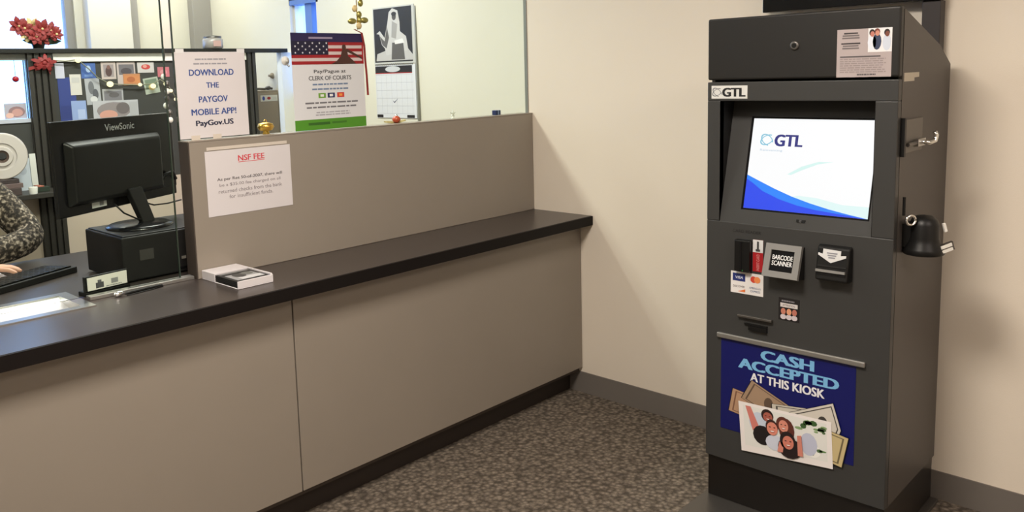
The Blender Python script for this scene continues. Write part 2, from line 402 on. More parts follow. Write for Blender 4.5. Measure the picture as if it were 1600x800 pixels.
# tilted bezel plane: from door plane at the bottom to dd deep at the top
sv = Vector((dd-.006, 0, z1-z0)); L = sv.length; sv.normalize(); sn = Vector((-sv.z, 0, sv.x))
BF = Fr(KF.p(0, z0, -.003), (0, -1, 0), sv, sn)
s0, s1, s2, s3 = ky(-.990), ky(-1.388), .052, .355
bz = MB()
for a0, a1, b0, b1 in ((ra0, ra1, 0, s2-.006), (ra0, ra1, s3+.006, L), (ra0, s0-.006, s2-.006, s3+.006), (s1+.006, ra1, s2-.006, s3+.006)):
    bz.fbox(BF, a0+.0005, a1-.0005, b0, b1, -.012, 0, M_kiosk)
bezel = bz.build('screen_bezel', kiosk)
bl = MB().fbox(BF, (s0+s1)/2-.013, (s0+s1)/2+.015, .022, .030, .0003, .004, M_black); bl.text(BF, '≡', (s0+s1)/2, .022, .0044, ink(90, 90, 90), h=.007, align='C'); bl.build('bezel_badge', bezel)
sc = MB()
sc.fbox(BF, s0-.006, s1+.006, s2-.006, s3+.006, -.014, -.005, M_gloss)
TF = Fr(BF.p(s0, s2, -.0045), BF.u, BF.v, BF.n); sw, sh = s1-s0, s3-s2
sc.rect(TF, 0, sw, 0, sh, 0, glow(250, 251, 252, .98))
q = lambda pts: [(x*sw, y*sh) for x, y in pts]
crv = [(0, .37), (.1, .315), (.25, .235), (.4, .165), (.55, .11), (.7, .065), (.85, .03), (1, .0)]
sc.poly(TF, q([(1, .0)]+[(1, .12), (.8, .12), (.6, .17), (.45, .18)]+crv[3:]), .0003, glow(222, 245, 244, 1))
sc.poly(TF, q([(0, 0)]+[(1, 0)]+crv[::-1]), .0006, glow(20, 130, 250, 1))
sc.poly(TF, q([(0, 0), (.98, 0), (.85, .018), (.6, .045), (.45, .075), (.3, .125), (.15, .2), (.06, .28), (0, .325)]), .0009, glow(18, 66, 235, 1))
sc.poly(TF, q([(.34, .40), (.45, .49), (.58, .55), (.7, .555), (.58, .525), (.46, .455), (.37, .395)]), .0003, glow(212, 242, 238, 1))
sc.text(TF, 'GTL', .205*sw, .70*sh, .0006, glow(18, 26, 120, 1), w=.225*sw, h=.125*sh, bold=.06)
sc.text(TF, 'Reinventing', .085*sw, .635*sh, .0006, glow(170, 195, 215, 1), w=.19*sw, h=.028*sh)
def swirl(mb, F, cx, cy, rx, ry, d, m):
    for rot in (.5, -.7):
        for i in range(16):
            t0, t1 = PI*.15+i*PI*1.6/16, PI*.15+(i+1)*PI*1.6/16
            P = []
            for t, k in ((t0, 1), (t1, 1), (t1, .82), (t0, .82)):
                x, y = rx*k*math.cos(t), ry*k*.62*math.sin(t); P.append((cx+x*math.cos(rot)-y*math.sin(rot), cy+x*math.sin(rot)+y*math.cos(rot)))
            mb.poly(F, P, d, m)
swirl(sc, TF, .135*sw, .765*sh, .062*sw, .085*sh, .0006, glow(120, 190, 215, 1))
scr = sc.build('touchscreen', kiosk)
scr['label'] = 'bright touchscreen showing a white page with blue swoosh'
# small name plate under the header
g = MB().fbox(KF, .016, .143, 1.427, 1.470, .0003, .003, ink(215, 215, 212))
g.text(KF, 'GTL', .057, 1.434, .0034, ink(20, 20, 22), w=.078, h=.028, bold=.07); swirl(g, KF, .037, 1.448, .02, .018, .0034, ink(120, 122, 125))
g.build('name_plate', kiosk)
# header notice
HF = Fr(KF.p(ky(-1.292), 1.490, .0003), KF.u, KF.v, KF.n); hw, hh = .155, .141
g = MB().fbox(HF, 0, hw, 0, hh, 0, .0006, ink(178, 165, 164))
z = .001
for k, (yy, wd) in enumerate(((.127, .040), (.120, .048), (.113, .05), (.097, .055), (.090, .045), (.083, .048))):
    g.rect(HF, .040-wd/2, .040+wd/2, yy, yy+.0042, z, ink(112, 104, 104) if k in (1, 2, 4, 5) else ink(60, 54, 56))
g.rect(HF, .089, hw, .072, hh, z, ink(232, 232, 234))
g.rect(HF, .010, .125, .058, .062, z, ink(84, 78, 80))
g.lines(HF, .010, .145, .012, .056, 7, z, ink(150, 138, 138), 4); g.lines(HF, .060, .115, .003, .012, 1, z, ink(90, 84, 86), 3)
for cx, top, hair, face, coat in ((.100, .128, (40, 24, 20), (190, 120, 105), (225, 230, 240)), (.114, .130, (120, 60, 50), (205, 140, 120), (50, 60, 90)), (.141, .127, (38, 20, 18), (120, 66, 50), (206, 214, 228))):
    g.ell(HF, cx, top-.028, .012, .024, z+.0003, ink(*coat), 12)
    g.ell(HF, cx, top, .008, .010, z+.0006, ink(*hair), 12); g.ell(HF, cx+.001, top-.004, .006, .008, z+.0009, ink(*face), 12)
g.build('notice', kiosk, label='small pinkish notice with photo of people in white coats')
# card reader
def K(y): return KL-y
g = MB().fbox(KF, K(-.979), K(-1.033), .852, .960, .0003, .022, M_black)
cr = g.build('card_reader', kiosk, bevel=.004)
g = MB().fbox(KF, K(-1.001), K(-1.007), .856, .956, .0221, .0235, M_gloss); g.ell(KF, K(-1.01), .858, .002, .002, .0237, ink(40, 130, 60), 8); g.build('swipe_slot', cr)
g = MB().fbox(KF, K(-1.036), K(-1.071), .856, .963, .0003, .002, ink(168, 22, 30))
g.fbox(KF, K(-1.036), K(-1.071), .921, .963, .0021, .0025, ink(214, 214, 214)); g.rect(KF, K(-1.050), K(-1.057), .926, .958, .0028, ink(60, 60, 60)); g.rect(KF, K(-1.046), K(-1.061), .924, .932, .0029, ink(60, 60, 60))
vf = Fr(KF.p(K(-1.047), .860, .0025), KF.v, -KF.u, KF.n); g.text(vf, 'INSERT CARD', 0, -.012, 0, ink(225, 150, 150), w=.055, h=.010)
g.build('swipe_guide', kiosk)
g = MB().text(KF, 'CARD READER', K(-.963), .981, .0005, ink(20, 20, 20), w=.10, h=.010); g.build('reader_lettering', kiosk)
# card brands sticker
VF = Fr(KF.p(K(-.958), .773, .0003), KF.u, KF.v, KF.n)
g = MB().fbox(VF, 0, .115, 0, .074, 0, .0006, ink(226, 222, 220)); z = .001
g.rect(VF, .007, .052, .042, .068, z, ink(30, 44, 110)); g.text(VF, 'VISA', .0295, .050, z+.0003, ink(225, 228, 238), w=.028, h=.009, bold=.02, align='C', shear=.2)
g.ell(VF, .081, .054, .011, .011, z, ink(205, 70, 50), 16); g.ell(VF, .094, .054, .011, .011, z+.0003, ink(232, 140, 80), 16)
g.text(VF, 'DISCOVER', .0295, .020, z, ink(70, 50, 60), w=.042, h=.007, align='C'); g.poly(VF, [(.025, .006), (.052, .006), (.052, .016)], z, ink(225, 120, 60))
g.text(VF, 'AMERICAN', .086, .021, z, ink(70, 90, 130), w=.04, h=.007, align='C'); g.text(VF, 'EXPRESS', .088, .010, z, ink(70, 90, 130), w=.034, h=.007, align='C')
g.build('card_sticker', kiosk, label='white sticker with four payment card logos')
# barcode scanner: tilted frame standing proud of the door
cz, ca = .912, K(-1.150)
tl = .32
QF = Fr(KF.p(ca, cz, .040), KF.u, Vector((math.sin(tl), 0, math.cos(tl))), Vector((-math.cos(tl), 0, math.sin(tl))))
g = MB()
for a0, a1, b0, b1 in ((-.058, .058, .034, .054), (-.058, .058, -.054, -.034), (-.058, -.038, -.034, .034), (.038, .058, -.034, .034)): g.fbox(QF, a0, a1, b0, b1, -.014, 0, M_slate)
bs = g.build('barcode_scanner', kiosk)
g = MB(); g.hexa([KF.p(ca-.058, cz-.060, .0003), KF.p(ca+.058, cz-.060, .0003), KF.p(ca+.058, cz+.045, .0003), KF.p(ca-.058, cz+.045, .0003), QF.p(-.057, -.053, -.0145), QF.p(.057, -.053, -.0145), QF.p(.057, .053, -.0145), QF.p(-.057, .053, -.0145)], M_matte); g.build('scanner_housing', bs)
g = MB().fbox(QF, -.038, .038, -.034, .034, -.012, -.006, M_gloss)
g.text(QF, 'BARCODE', 0, .004, -.0055, ink(225, 225, 225), w=.066, h=.015, bold=.03, align='C'); g.text(QF, 'SCANNER', 0, -.015, -.0055, ink(225, 225, 225), w=.066, h=.015, bold=.03, align='C'); g.build('scanner_window', bs)
# bill acceptor
a0, a1 = K(-1.253), K(-1.357)
g = MB().hexa([KF.p(a0, .866, .0003), KF.p(a1, .866, .0003), KF.p(a1, .978, .0003), KF.p(a0, .978, .0003), KF.p(a0+.004, .870, .042), KF.p(a1-.004, .870, .042), KF.p(a1-.004, .972, .020), KF.p(a0+.004, .972, .020)], M_black)
ba = g.build('bill_acceptor', kiosk, bevel=.006, seg=3)
av = Vector((.022, 0, .102)).normalized(); AF = Fr(KF.p((a0+a1)/2, .870, .042), KF.u, av, Vector((-av.z, 0, av.x)))
g = MB(); g.fbox(AF, -.046, .042, .026, .034, .0003, .007, M_slate); g.fbox(AF, -.044, .044, .018, .0255, .0003, .002, M_gloss); g.fbox(AF, -.044, .044, .043, .048, .0003, .003, M_matte); g.build('bill_slot', ba)
g = MB(); g.prism(AF, [(-.030, .098), (-.030, .082), (-.044, .085), (-.044, .078), (-.004, .056), (.040, .076), (.040, .083), (.024, .081), (.024, .096)], .0005, .002, ink(205, 205, 205))
for k in range(3): g.rect(AF, -.018+.003*k, .014-.003*k, .084-.007*k, .088-.007*k, .0024, ink(130, 130, 138))
g.build('arrow_sign', ba, label='white downward arrow sign')
# face sticker, receipt slot
XF = Fr(KF.p(K(-1.126), .708, .0003), KF.u, KF.v, KF.n)
g = MB().fbox(XF, 0, .069, 0, .075, 0, .0006, ink(22, 18, 20)); z = .001
g.rect(XF, .006, .063, .044, .058, z, ink(205, 198, 196)); g.lines(XF, .010, .060, .060, .070, 1, z, ink(120, 116, 120), 5); g.text(XF, 'ATTENTION', .034, .048, z+.0003, ink(90, 80, 80), w=.04, h=.006, align='C')
for cx, c in ((.016, (190, 120, 100)), (.035, (215, 150, 115)), (.053, (180, 110, 95))): g.ell(XF, cx, .030, .008, .011, z, ink(*c), 12); g.ell(XF, cx, .012, .010, .009, z, ink(200, 190, 195), 10)
g.build('sticker', kiosk, label='small black square sticker with faces')
g = MB().fbox(KF, K(-.988), K(-1.108), .694, .703, .0003, .014, M_dsteel); sl = g.build('receipt_slot', kiosk, bevel=.002)
g = MB().fbox(KF, K(-1.010), K(-1.090), .669, .675, .0003, .006, M_black).fbox(KF, K(-1.026), K(-1.090), .654, .6685, .0003, .010, M_black); g.build('receipt_chute', sl)
# poster holder strip and the poster
g = MB().fbox(KF, K(-.912), K(-1.403), .607, .625, .0003, .012, M_alu); g.build('poster_rail', kiosk, bevel=.004, seg=3)
PFm = Fr(KF.p(K(-.925), .281, .0006), KF.u, KF.v, KF.n); z = .001
g = MB().fbox(PFm, 0, .450, 0, .325, 0, .0006, ink(14, 20, 92, .35))
cy = ink(118, 178, 222); wh = ink(228, 228, 232)
g.text(PFm, 'CASH', .232, .276, z, cy, w=.172, h=.034, bold=.07, align='C'); g.text(PFm, 'ACCEPTED', .232, .233, z, cy, w=.330, h=.034, bold=.07, align='C')
g.text(PFm, 'AT THIS KIOSK', .232, .195, z, wh, w=.246, h=.029, bold=.05, align='C')
def bill(pts, base, dark, dz):
    g.poly(PFm, pts, z+dz, ink(20, 18, 16)); c = (sum(p[0] for p in pts)/4, sum(p[1] for p in pts)/4)
    sca = lambda k: [(c[0]+(x-c[0])*k, c[1]+(y-c[1])*k) for x, y in pts]
    g.poly(PFm, sca(.97), z+dz+.0002, ink(*base)); g.poly(PFm, sca(.84), z+dz+.0004, ink(*dark)); g.poly(PFm, sca(.78), z+dz+.0006, ink(*base)); g.ell(PFm, c[0], c[1], .016, .022, z+dz+.0008, ink(*dark), 14)
bill([(.028, .070), (.20, .045), (.215, .130), (.043, .155)], (176, 140, 112), (120, 84, 64), .0002)
bill([(.075, .128), (.235, .060), (.272, .130), (.112, .200)], (158, 132, 108), (92, 74, 60), .0012)
bill([(.19, .060), (.39, .085), (.382, .160), (.182, .135)], (196, 190, 178), (70, 66, 62), .0022)
bill([(.22, .110), (.395, .055), (.412, .105), (.385, .190)], (206, 200, 190), (64, 60, 56), .0032)
bill([(.25, .010), (.418, -.016), (.437, .088), (.268, .112)], (196, 178, 132), (110, 98, 70), .0042)
fp = [(.083, -.056), (.388, -.030), (.381, .124), (.068, .115)]
fp = [(.082, -.058), (.390, -.028), (.381, .126), (.068, .116)]
g.poly(PFm, fp, z+.0054, ink(234, 228, 226))
def fq(u, v):
    a, b2, c, d2 = [Vector((*p, 0)) for p in fp]; p = (a*(1-u)+b2*u)*(1-v)+(d2*(1-u)+c*u)*v; return (p.x, p.y)
pic = lambda pts, k, col: g.poly(PFm, [fq(*p) for p in pts], z+.0056+k*.0002, ink(*col))
def pe(u, v, ru, rv, k, col, n=14): pic([(u+ru*math.cos(2*PI*i/n), v+rv*math.sin(2*PI*i/n)) for i in range(n)], k, col)
pic([(.05, .13), (.95, .13), (.95, .94), (.05, .94)], 0, (224, 224, 220))
R = random.Random(3)
for i in range(26): pe(R.uniform(.66, .93), R.choice((R.uniform(.7, .9), R.uniform(.16, .55))), R.uniform(.015, .045), R.uniform(.02, .06), 1, R.choice(((92, 128, 70), (60, 92, 48), (130, 158, 110), (84, 110, 72))), 8)
pe(.80, .30, .08, .14, 0.5, (236, 236, 232))
pe(.24, .64, .13, .22, 2, (196, 206, 222)); pe(.76, .42, .09, .24, 2, (188, 192, 212))
pic([(.08, .94), (.14, .94), (.22, .58), (.15, .46)], 3, (204, 122, 112))
pe(.26, .40, .11, .20, 4, (24, 18, 20)); pe(.40, .30, .11, .16, 4.5, (204, 208, 222))
def head(u, v, k, hair, face, hu, hv, fu, fv):
    pe(u-.005, v+.03, hu, hv, k, hair, 18); pe(u, v, fu, fv, k+1, face, 18)
    for sx in (-1, 1): pe(u+sx*fu*.42, v+fv*.22, fu*.20, fv*.09, k+2, (70, 36, 32), 8)
    pe(u, v-fv*.42, fu*.42, fv*.16, k+2, (150, 60, 56), 10); pe(u, v-fv*.38, fu*.36, fv*.09, k+3, (240, 230, 226), 10)
head(.33, .80, 5, (40, 22, 20), (168, 92, 78), .068, .13, .052, .10)
pe(.53, .62, .085, .24, 8, (92, 44, 34)); head(.50, .69, 9, (92, 44, 34), (212, 138, 118), .075, .16, .052, .125)
head(.375, .585, 13, (58, 30, 26), (214, 134, 114), .068, .16, .060, .135)
pe(.56, .26, .13, .22, 17, (32, 18, 20)); pic([(.42, .14), (.48, .14), (.50, .34), (.45, .36)], 18, (210, 134, 118)); head(.545, .37, 18, (32, 18, 20), (204, 122, 104), .085, .20, .060, .14)
pic([(.645, .14), (.70, .14), (.69, .58), (.645, .56)], 22, (206, 130, 114))
g.build('poster', kiosk, label='dark blue cash poster with photo of laughing people and banknotes')
# side fittings: tape, hasp, lock
g = MB().prism(SF, [(-.487, 1.474), (-.395, 1.474), (-.395, 1.484), (-.352, 1.485), (-.352, 1.499), (-.487, 1.499)], .0003, .001, ink(196, 188, 172)); g.build('tape_strip', kiosk, label='torn pale tape strip')
g = MB().fbox(SF, -.488, -.315, 1.262, 1.362, .0003, .006, M_dsteel); hs = g.build('hasp', kiosk, bevel=.002)
g = MB(); g.fbox(SF, -.500, -.486, 1.255, 1.368, .0003, .012, M_black); g.build('hasp_hinge', hs)
g = MB(); g.cyl(SF.p(-.47, 1.288, .012), SF.p(-.36, 1.288, .012), .006, M_dsteel, 12); g.fbox(SF, -.40, -.33, 1.278, 1.300, .006, .020, M_steel)
g.tube([SF.p(-.36, 1.290, .016), SF.p(-.345, 1.286, .035), SF.p(-.33, 1.292, .046), SF.p(-.325, 1.308, .048), SF.p(-.33, 1.318, .044)], .007, M_chrome); g.build('latch', hs)
lx, lz = -.425, 1.020
g = MB().lathe([(.001, .118), (.022, .115), (.035, .104), (.041, .088), (.042, .05), (.046, .034), (.054, .018), (.058, .005), (.054, 0)], SF.p(lx, lz-.060, .052), (0, 0, 1), M_black, 28)
g.fbox(SF, lx-.03, lx+.03, lz-.04, lz+.03, .0003, .04, M_black)
lk = g.build('lock_housing', kiosk, label='black dome shaped lock housing with silver ring')
tor = lambda c, R0, r0, ax1, ax2, m, n=20: MB().tube([Vector(c)+ax1*(R0*math.cos(2*PI*i/n))+ax2*(R0*math.sin(2*PI*i/n)) for i in range(n+1)], r0, m)
c0 = SF.p(lx-.052, lz+.046, .030); tor(c0, .014, .0042, Vector((.75, -.66, 0)).normalized(), Vector((0, 0, 1)), M_chrome).build('ring', lk)
g = MB().cyl(SF.p(lx-.058, lz+.06, .012), SF.p(lx-.058, lz+.115, .012), .0045, M_black, 10); g.build('stem', lk)
TU, TV, TN = Vector((.72, -.62, .30)).normalized(), Vector((-.22, .18, .95)).normalized(), Vector((-.62, -.78, 0)).normalized()
for px_, pz_, pd_ in ((.000, -.030, .112), (.004, -.043, .114)):
    MB().fbox(Fr(SF.p(lx+px_, lz+pz_, pd_), TU, TV, TN), -.016, .018, -.0045, .0045, 0, .003, M_white).build('tag', lk, label='small white key tag')
MB().fbox(Fr(SF.p(lx+.02, lz+.022, .10), TU, TV, TN), -.004, .004, -.013, .013, 0, .006, M_white).build('catch', lk)
MB().fbox(Fr(SF.p(lx+.035, lz-.036, .112), TU, TV, TN), -.02, .016, -.016, .010, -.01, -.002, M_dsteel).build('key', lk)

# black sign board above the kiosk
bd = empty('sign_board', (-.05, -1.14, 1.45), 'black sign board mounted on the wall above the kiosk', 'board')
box('panel', -.075, -.03, -1.445, -.842, 1.727, 2.42, M_gloss, bd, bevel=.003)
box('bracket', -.062, -.012, -1.442, -1.386, 1.54, 1.7268, mat('dark_brown_bracket', (.017, .011, .011), .5), bd, bevel=.002)
box('wall_plate', -.0298, -.001, -1.36, -.92, 1.80, 2.30, M_matte, bd)

# ------------------------------------------------------------------ papers on glass and panel
FRONT = lambda x, y, z: Fr((x, y, z), (1, 0, 0), (0, 0, 1), (0, -1, 0))
# flyer
F = FRONT(-1.797, GY0-.0006, 1.344); fw_, fh = .262, .292
g = MB().fbox(F, 0, fw_, 0, fh, 0, .0006, M_paper)
nb = ink(42, 72, 140); dk = ink(36, 40, 66); z = .001
g.lines(F, .060, .200, .262, .272, 1, z, ink(150, 150, 158), 2, True); g.lines(F, .055, .205, .247, .257, 1, z, ink(150, 150, 158), 6, True)
for body, yy, wd, hh_, col in (('DOWNLOAD', .212, .166, .021, nb), ('THE', .170, .046, .018, nb), ('PAYGOV', .121, .108, .021, nb), ('MOBILE APP!', .078, .168, .021, nb), ('PayGov.US', .036, .140, .024, dk)):
    g.text(F, body, .131, yy, z, col, w=wd, h=hh_, bold=.05 if col is dk else .035, align='C')
fl = g.build('flyer', label='white flyer with blue lettering about a mobile app taped to the glass', cat='flyer')
for x in (.004, .232):
    MB().fbox(F, x, x+.03, fh-.004, fh+.010, .0007, .0011, mat('clear_tape', (.70, .70, .71), .3)).build('tape', fl)
for x in (.04, .12): MB().fbox(F, x, x+.032, -.007, .010, .0007, .0011, M_sleeve).build('tape', fl)
# NSF notice in sleeve
F = FRONT(-1.730, PF-.0008, 1.072); nw, nh = .340, .226
g = MB().fbox(F, 0, nw, 0, nh, 0, .0007, M_paper)
rd = ink(205, 70, 80); gy = ink(120, 112, 116)
g.text(F, 'NSF FEE', .178, .184, z, rd, w=.105, h=.020, bold=.03, align='C'); g.rect(F, .126, .231, .179, .181, z, rd)
for k, body in enumerate(('As per Res 50-of-2007, there will', 'be a $35.00 fee charged on all', 'returned checks from the bank', 'for insufficient funds.')):
    g.text(F, body, .17, .118-.0205*k, z, ink(72, 66, 70) if k == 0 else gy, w=(.26, .245, .255, .175)[k], h=.0135, bold=.012 if k == 0 else 0, align='C')
ns = g.build('notice', label='white paper notice with red heading taped to the taupe privacy panel', cat='notice')
MB().fbox(F, .008, nw-.012, nh+.003, nh+.014, 0, .0007, M_sleeve).build('sleeve_edge', ns)
# clerk-of-courts poster
F = FRONT(-1.340, GY0-.0006, 1.3395); pw, ph = .338, .366
g = MB().fbox(F, 0, pw, 0, ph, 0, .0006, ink(214, 216, 220))
g.rect(F, 0, pw, ph-.042, ph, z, ink(34, 28, 74)); g.rect(F, .08, .19, ph-.022, ph-.015, z+.0002, ink(150, 140, 165))
fz0_, fz1_ = ph-.118, ph-.034
for k in range(7): g.rect(F, 0, pw, fz0_+(fz1_-fz0_)*k/7, fz0_+(fz1_-fz0_)*(k+1)/7, z+.0002, ink(150, 26, 34) if k % 2 == 0 else ink(205, 190, 190))
g.rect(F, 0, .168, fz0_+.036, fz1_+.004, z+.0004, ink(24, 22, 50))
for r_ in range(4):
    for c_ in range(5):
        x = .018+.032*c_+(.014 if r_ % 2 else 0); y = fz0_+.044+.012*r_; g.poly(F, [(x+(.0048 if i % 2 == 0 else .002)*math.sin(i*PI/5), y+(.0048 if i % 2 == 0 else .002)*math.cos(i*PI/5)) for i in range(10)], z+.0006, ink(220, 220, 228))
br = ink(72, 44, 36)
g.poly(F, [(.18, fz0_), (.30, fz0_), (.285, fz0_+.014), (.262, fz0_+.03), (.258, fz0_+.052), (.244, fz0_+.060), (.232, fz0_+.052), (.226, fz0_+.03), (.205, fz0_+.012)], z+.0008, br); g.ell(F, .243, fz0_+.064, .010, .012, z+.0009, br, 12)
g.poly(F, [(.25, fz0_+.05), (.33, fz0_+.018), (.332, fz0_+.024), (.256, fz0_+.06)], z+.0009, br)
bk = ink(60, 60, 66)
g.text(F, 'Pay/Pague at', .172, .211, z, bk, w=.150, h=.017, bold=.02, align='C'); g.text(F, 'CLERK OF COURTS', .172, .188, z, bk, w=.20, h=.016, bold=.025, align='C')
g.lines(F, .08, .262, .166, .178, 1, z, ink(110, 130, 160), 12, True); g.lines(F, .08, .262, .148, .160, 1, z, ink(110, 130, 160), 13, True)
for x, c in ((.112, (110, 160, 60)), (.155, (34, 40, 92)), (.20, (200, 60, 50))): g.rect(F, x, x+.034, .120, .139, z, ink(*c)); g.rect(F, x+.009, x+.025, .125, .134, z+.0002, ink(225, 225, 225) if c[0] != 200 else ink(235, 150, 70))
g.lines(F, .045, .305, .096, .108, 1, z, ink(110, 110, 116), 8, True); g.lines(F, .045, .305, .079, .091, 1, z, ink(110, 110, 116), 9, True); g.lines(F, .09, .265, .051, .070, 2, z, ink(165, 165, 172), 10, True)
g.rect(F, 0, pw, 0, .040, z, ink(76, 140, 34)); g.rect(F, .06, .16, .018, .028, z+.0002, ink(48, 96, 26)); g.rect(F, .17, .24, .020, .028, z+.0002, ink(60, 112, 30))
g.rect(F, pw-.008, pw, fz0_, ph-.04, z+.001, ink(165, 24, 38))
g.build('poster', label='payment poster with American flag band and green foot on the glass', cat='poster')
# hanging ornament on the glass with a red ribbon tail
om = MB(); R = random.Random(5); ox, oz = -1.033, 1.72
for i in range(13):
    zz = 1.735+i*.022; om.ball((ox+R.uniform(-.016, .018), GY0-.018+R.uniform(-.006, .006), zz), .012, .010, .014, M_olive if i % 3 else M_cream, 10)
om.ball((ox-.030, GY0-.018, 1.752), .022, .011, .012, M_olive, 10); om.ball((ox+.030, GY0-.018, 1.757), .020, .011, .012, M_olive, 10)
orn = om.build('hanging_ornament', label='olive and gold bell ornament hanging on the glass above the flag poster', cat='ornament')
MB().tube([(ox, GY0-.012, 1.72), (ox, GY0-.012, 2.08)], .002, M_gold, 6).build('cord', orn)
rb = MB(); pts = [(ox-.01, 1.722), (ox+.026, 1.708), (ox+.036, 1.66), (ox+.038, 1.60), (ox+.042, 1.54), (ox+.044, 1.462)]
for (xa, za), (xb, zb) in zip(pts, pts[1:]): rb.hexa([(xa-.005, GY0-.004, za), (xa+.005, GY0-.004, za), (xb+.005, GY0-.004, zb), (xb-.005, GY0-.004, zb), (xa-.005, GY0-.003, za), (xa+.005, GY0-.003, za), (xb+.005, GY0-.003, zb), (xb-.005, GY0-.003, zb)], M_red)
rb.build('ribbon', orn, label='red ribbon tail')
# suction hook on the glass
hk = MB().lathe([(.017, 0), (.016, .003), (.006, .006), (.005, .010)], (-1.367, GY0-.0002, 1.602), (0, -1, 0), mat('clear_vinyl', (.66, .66, .62), .15), 18)
shk = hk.build('suction_hook', label='clear suction hook stuck to the glass left of the flag poster', cat='hook')
MB().tube([(-1.367, GY0-.010, 1.600), (-1.367, GY0-.016, 1.585), (-1.367, GY0-.022, 1.580), (-1.367, GY0-.027, 1.588)], .0022, M_chrome, 8).build('prong', shk)
# small decorations along the top of the panel, behind the glass
def baub(x, m, r, label, name='bauble', y=.405):
    o = MB().lathe([(.0005, 0), (r*.7, r*.25), (r, r*.8), (r*.95, r*1.15), (r*.55, r*1.6), (.0008, r*1.75)], (x, y, 1.3382), (0, 0, 1), m, 18).build(name, label=label, cat='ornament')
    MB().lathe([(r*.28, 0), (r*.28, r*.3), (r*.1, r*.34)], (x, y, 1.3382+r*1.68), (0, 0, 1), M_chrome, 12).build('cap', o); return o
bb = MB().lathe([(.012, 0), (.014, .003), (.010, .010), (.024, .014), (.031, .026), (.026, .038), (.010, .042)], (-1.452, .405, 1.3382), (0, 0, 1), M_gold, 20).build('gold_bell', label='small gold bell on the panel top right of the white flyer', cat='ornament')
MB().tube([(-1.452+.006*math.cos(t*PI/6), .405, 1.3802+.004+.006*math.sin(t*PI/6)) for t in range(13)], .0015, M_gold, 6).build('loop', bb)
m_rb = mat('red_orange_bauble', (.48, .07, .03), .3)
baub(-.822, m_rb, .018, 'red orange bauble on the panel top below the wall calendar')
lf = MB(); 
for sx in (-1, 1): lf.hexa([(-.822+sx*.02, .400, 1.3384), (-.822+sx*.055, .400, 1.344), (-.822+sx*.055, .410, 1.344), (-.822+sx*.02, .410, 1.3384), (-.822+sx*.02, .400, 1.348), (-.822+sx*.058, .400, 1.350), (-.822+sx*.058, .410, 1.350), (-.822+sx*.02, .410, 1.348)], M_cream)
lf.box(-.843, -.801, .4115, .4165, 1.3384, 1.347, M_cream)
lf.v = [(x, y+.009 if y < .4112 else y, z) for x, y, z in lf.v]
lf.build('bow', label='pale bow lying on the panel top around the red bauble', cat='bow')
st = MB().lathe([(.010, 0), (.010, .002), (.003, .005), (.003, .012)], (-.49, .405, 1.3382), (0, 0, 1), M_white, 14)
for k in range(5): t = PI/2+k*2*PI/5; st.cyl((-.49, .405, 1.360), (-.49+.020*math.cos(t), .405, 1.360+.020*math.sin(t)), .0045, M_white, 8, .001)
st.ball((-.49, .405, 1.36), .008, .005, .008, M_white, 10); st.build('star_figurine', label='tiny pale star figurine on the panel top between bauble and blue box', cat='figurine')
bx = MB().box(-.218, -.184, .392, .418, 1.3382, 1.360, mat('navy_card', (.02, .03, .10), .4)).build('gift_box', label='tiny navy blue box on the panel top nearest the right wall', cat='box', bevel=.002)
MB().box(-.204, -.198, .3915, .4185, 1.3379, 1.3603, mat('light_blue_ribbon', (.25, .3, .5), .4)).build('ribbon', bx)

# ------------------------------------------------------------------ calendar on the right wall behind the glass
CF = Fr((-.001, 1.535, 1.292), (0, -1, 0), (0, 0, 1), (-1, 0, 0)); cw = .355
g = MB().fbox(CF, 0, cw, .312, .632, 0, .003, ink(196, 194, 190)); z = .0034
ch = MB(); 
cal = g.build('wall_calendar', label='wall calendar with black and white picture on the wall behind glass', cat='calendar')
g = MB(); kz = .0032
g.rect(CF, .008, cw-.02, .322, .624, kz, ink(40, 38, 38))
gr = lambda k: ink(k, k-4, k-6)
P = lambda pts, d_, c: g.poly(CF, pts, kz+d_*.0003, c)
P([(.02, .33), (.335, .33), (.335, .36), (.29, .40), (.24, .385), (.12, .39), (.03, .37)], 1, gr(190))
P([(.03, .485), (.055, .48), (.075, .42), (.10, .40), (.11, .36), (.20, .37), (.30, .385), (.285, .46), (.235, .49), (.235, .54), (.22, .605), (.175, .62), (.145, .60), (.13, .54), (.10, .46), (.06, .50)], 2, gr(198))
P([(.06, .47), (.10, .44), (.125, .52), (.14, .46), (.115, .40), (.08, .42)], 3, gr(96))
P([(.155, .335), (.27, .335), (.26, .425), (.165, .43)], 3, gr(92)); P([(.185, .44), (.255, .45), (.27, .425), (.19, .42)], 4, gr(225))
g.ell(CF, .188, .575, .018, .022, kz+.0010, gr(80), 14); g.ell(CF, .188, .588, .022, .012, kz+.0013, gr(50), 12); P([(.16, .46), (.20, .45), (.215, .53), (.17, .55)], 3, gr(160))
g.build('picture', cal)
g = MB(); g.fbox(CF, .005, cw-.004, .006, .306, 0, .004, ink(220, 220, 226)); kz = .0044
g.rect(CF, .006, cw-.03, .262, .300, kz, ink(38, 34, 36)); g.ell(CF, .16, .282, .065, .017, kz+.0003, ink(200, 200, 204), 16); g.rect(CF, .006, cw-.03, .257, .262, kz, ink(170, 50, 50))
for k in range(6): g.rect(CF, .01, cw-.02, .030+.044*k, .0312+.044*k, kz, ink(176, 176, 188))
for k in range(8): g.rect(CF, .012+.044*k, .0132+.044*k, .030, .252, kz, ink(188, 188, 198))
g.poly(CF, [(.15, .105), (.165, .09), (.20, .118), (.166, .098)], kz+.0003, ink(110, 110, 130))
g.rect(CF, .008, .062, .008, .024, kz, ink(34, 30, 32)); g.rect(CF, cw-.085, cw-.022, .008, .024, kz, ink(34, 30, 32))
g.build('month_page', cal)
g = MB(); 
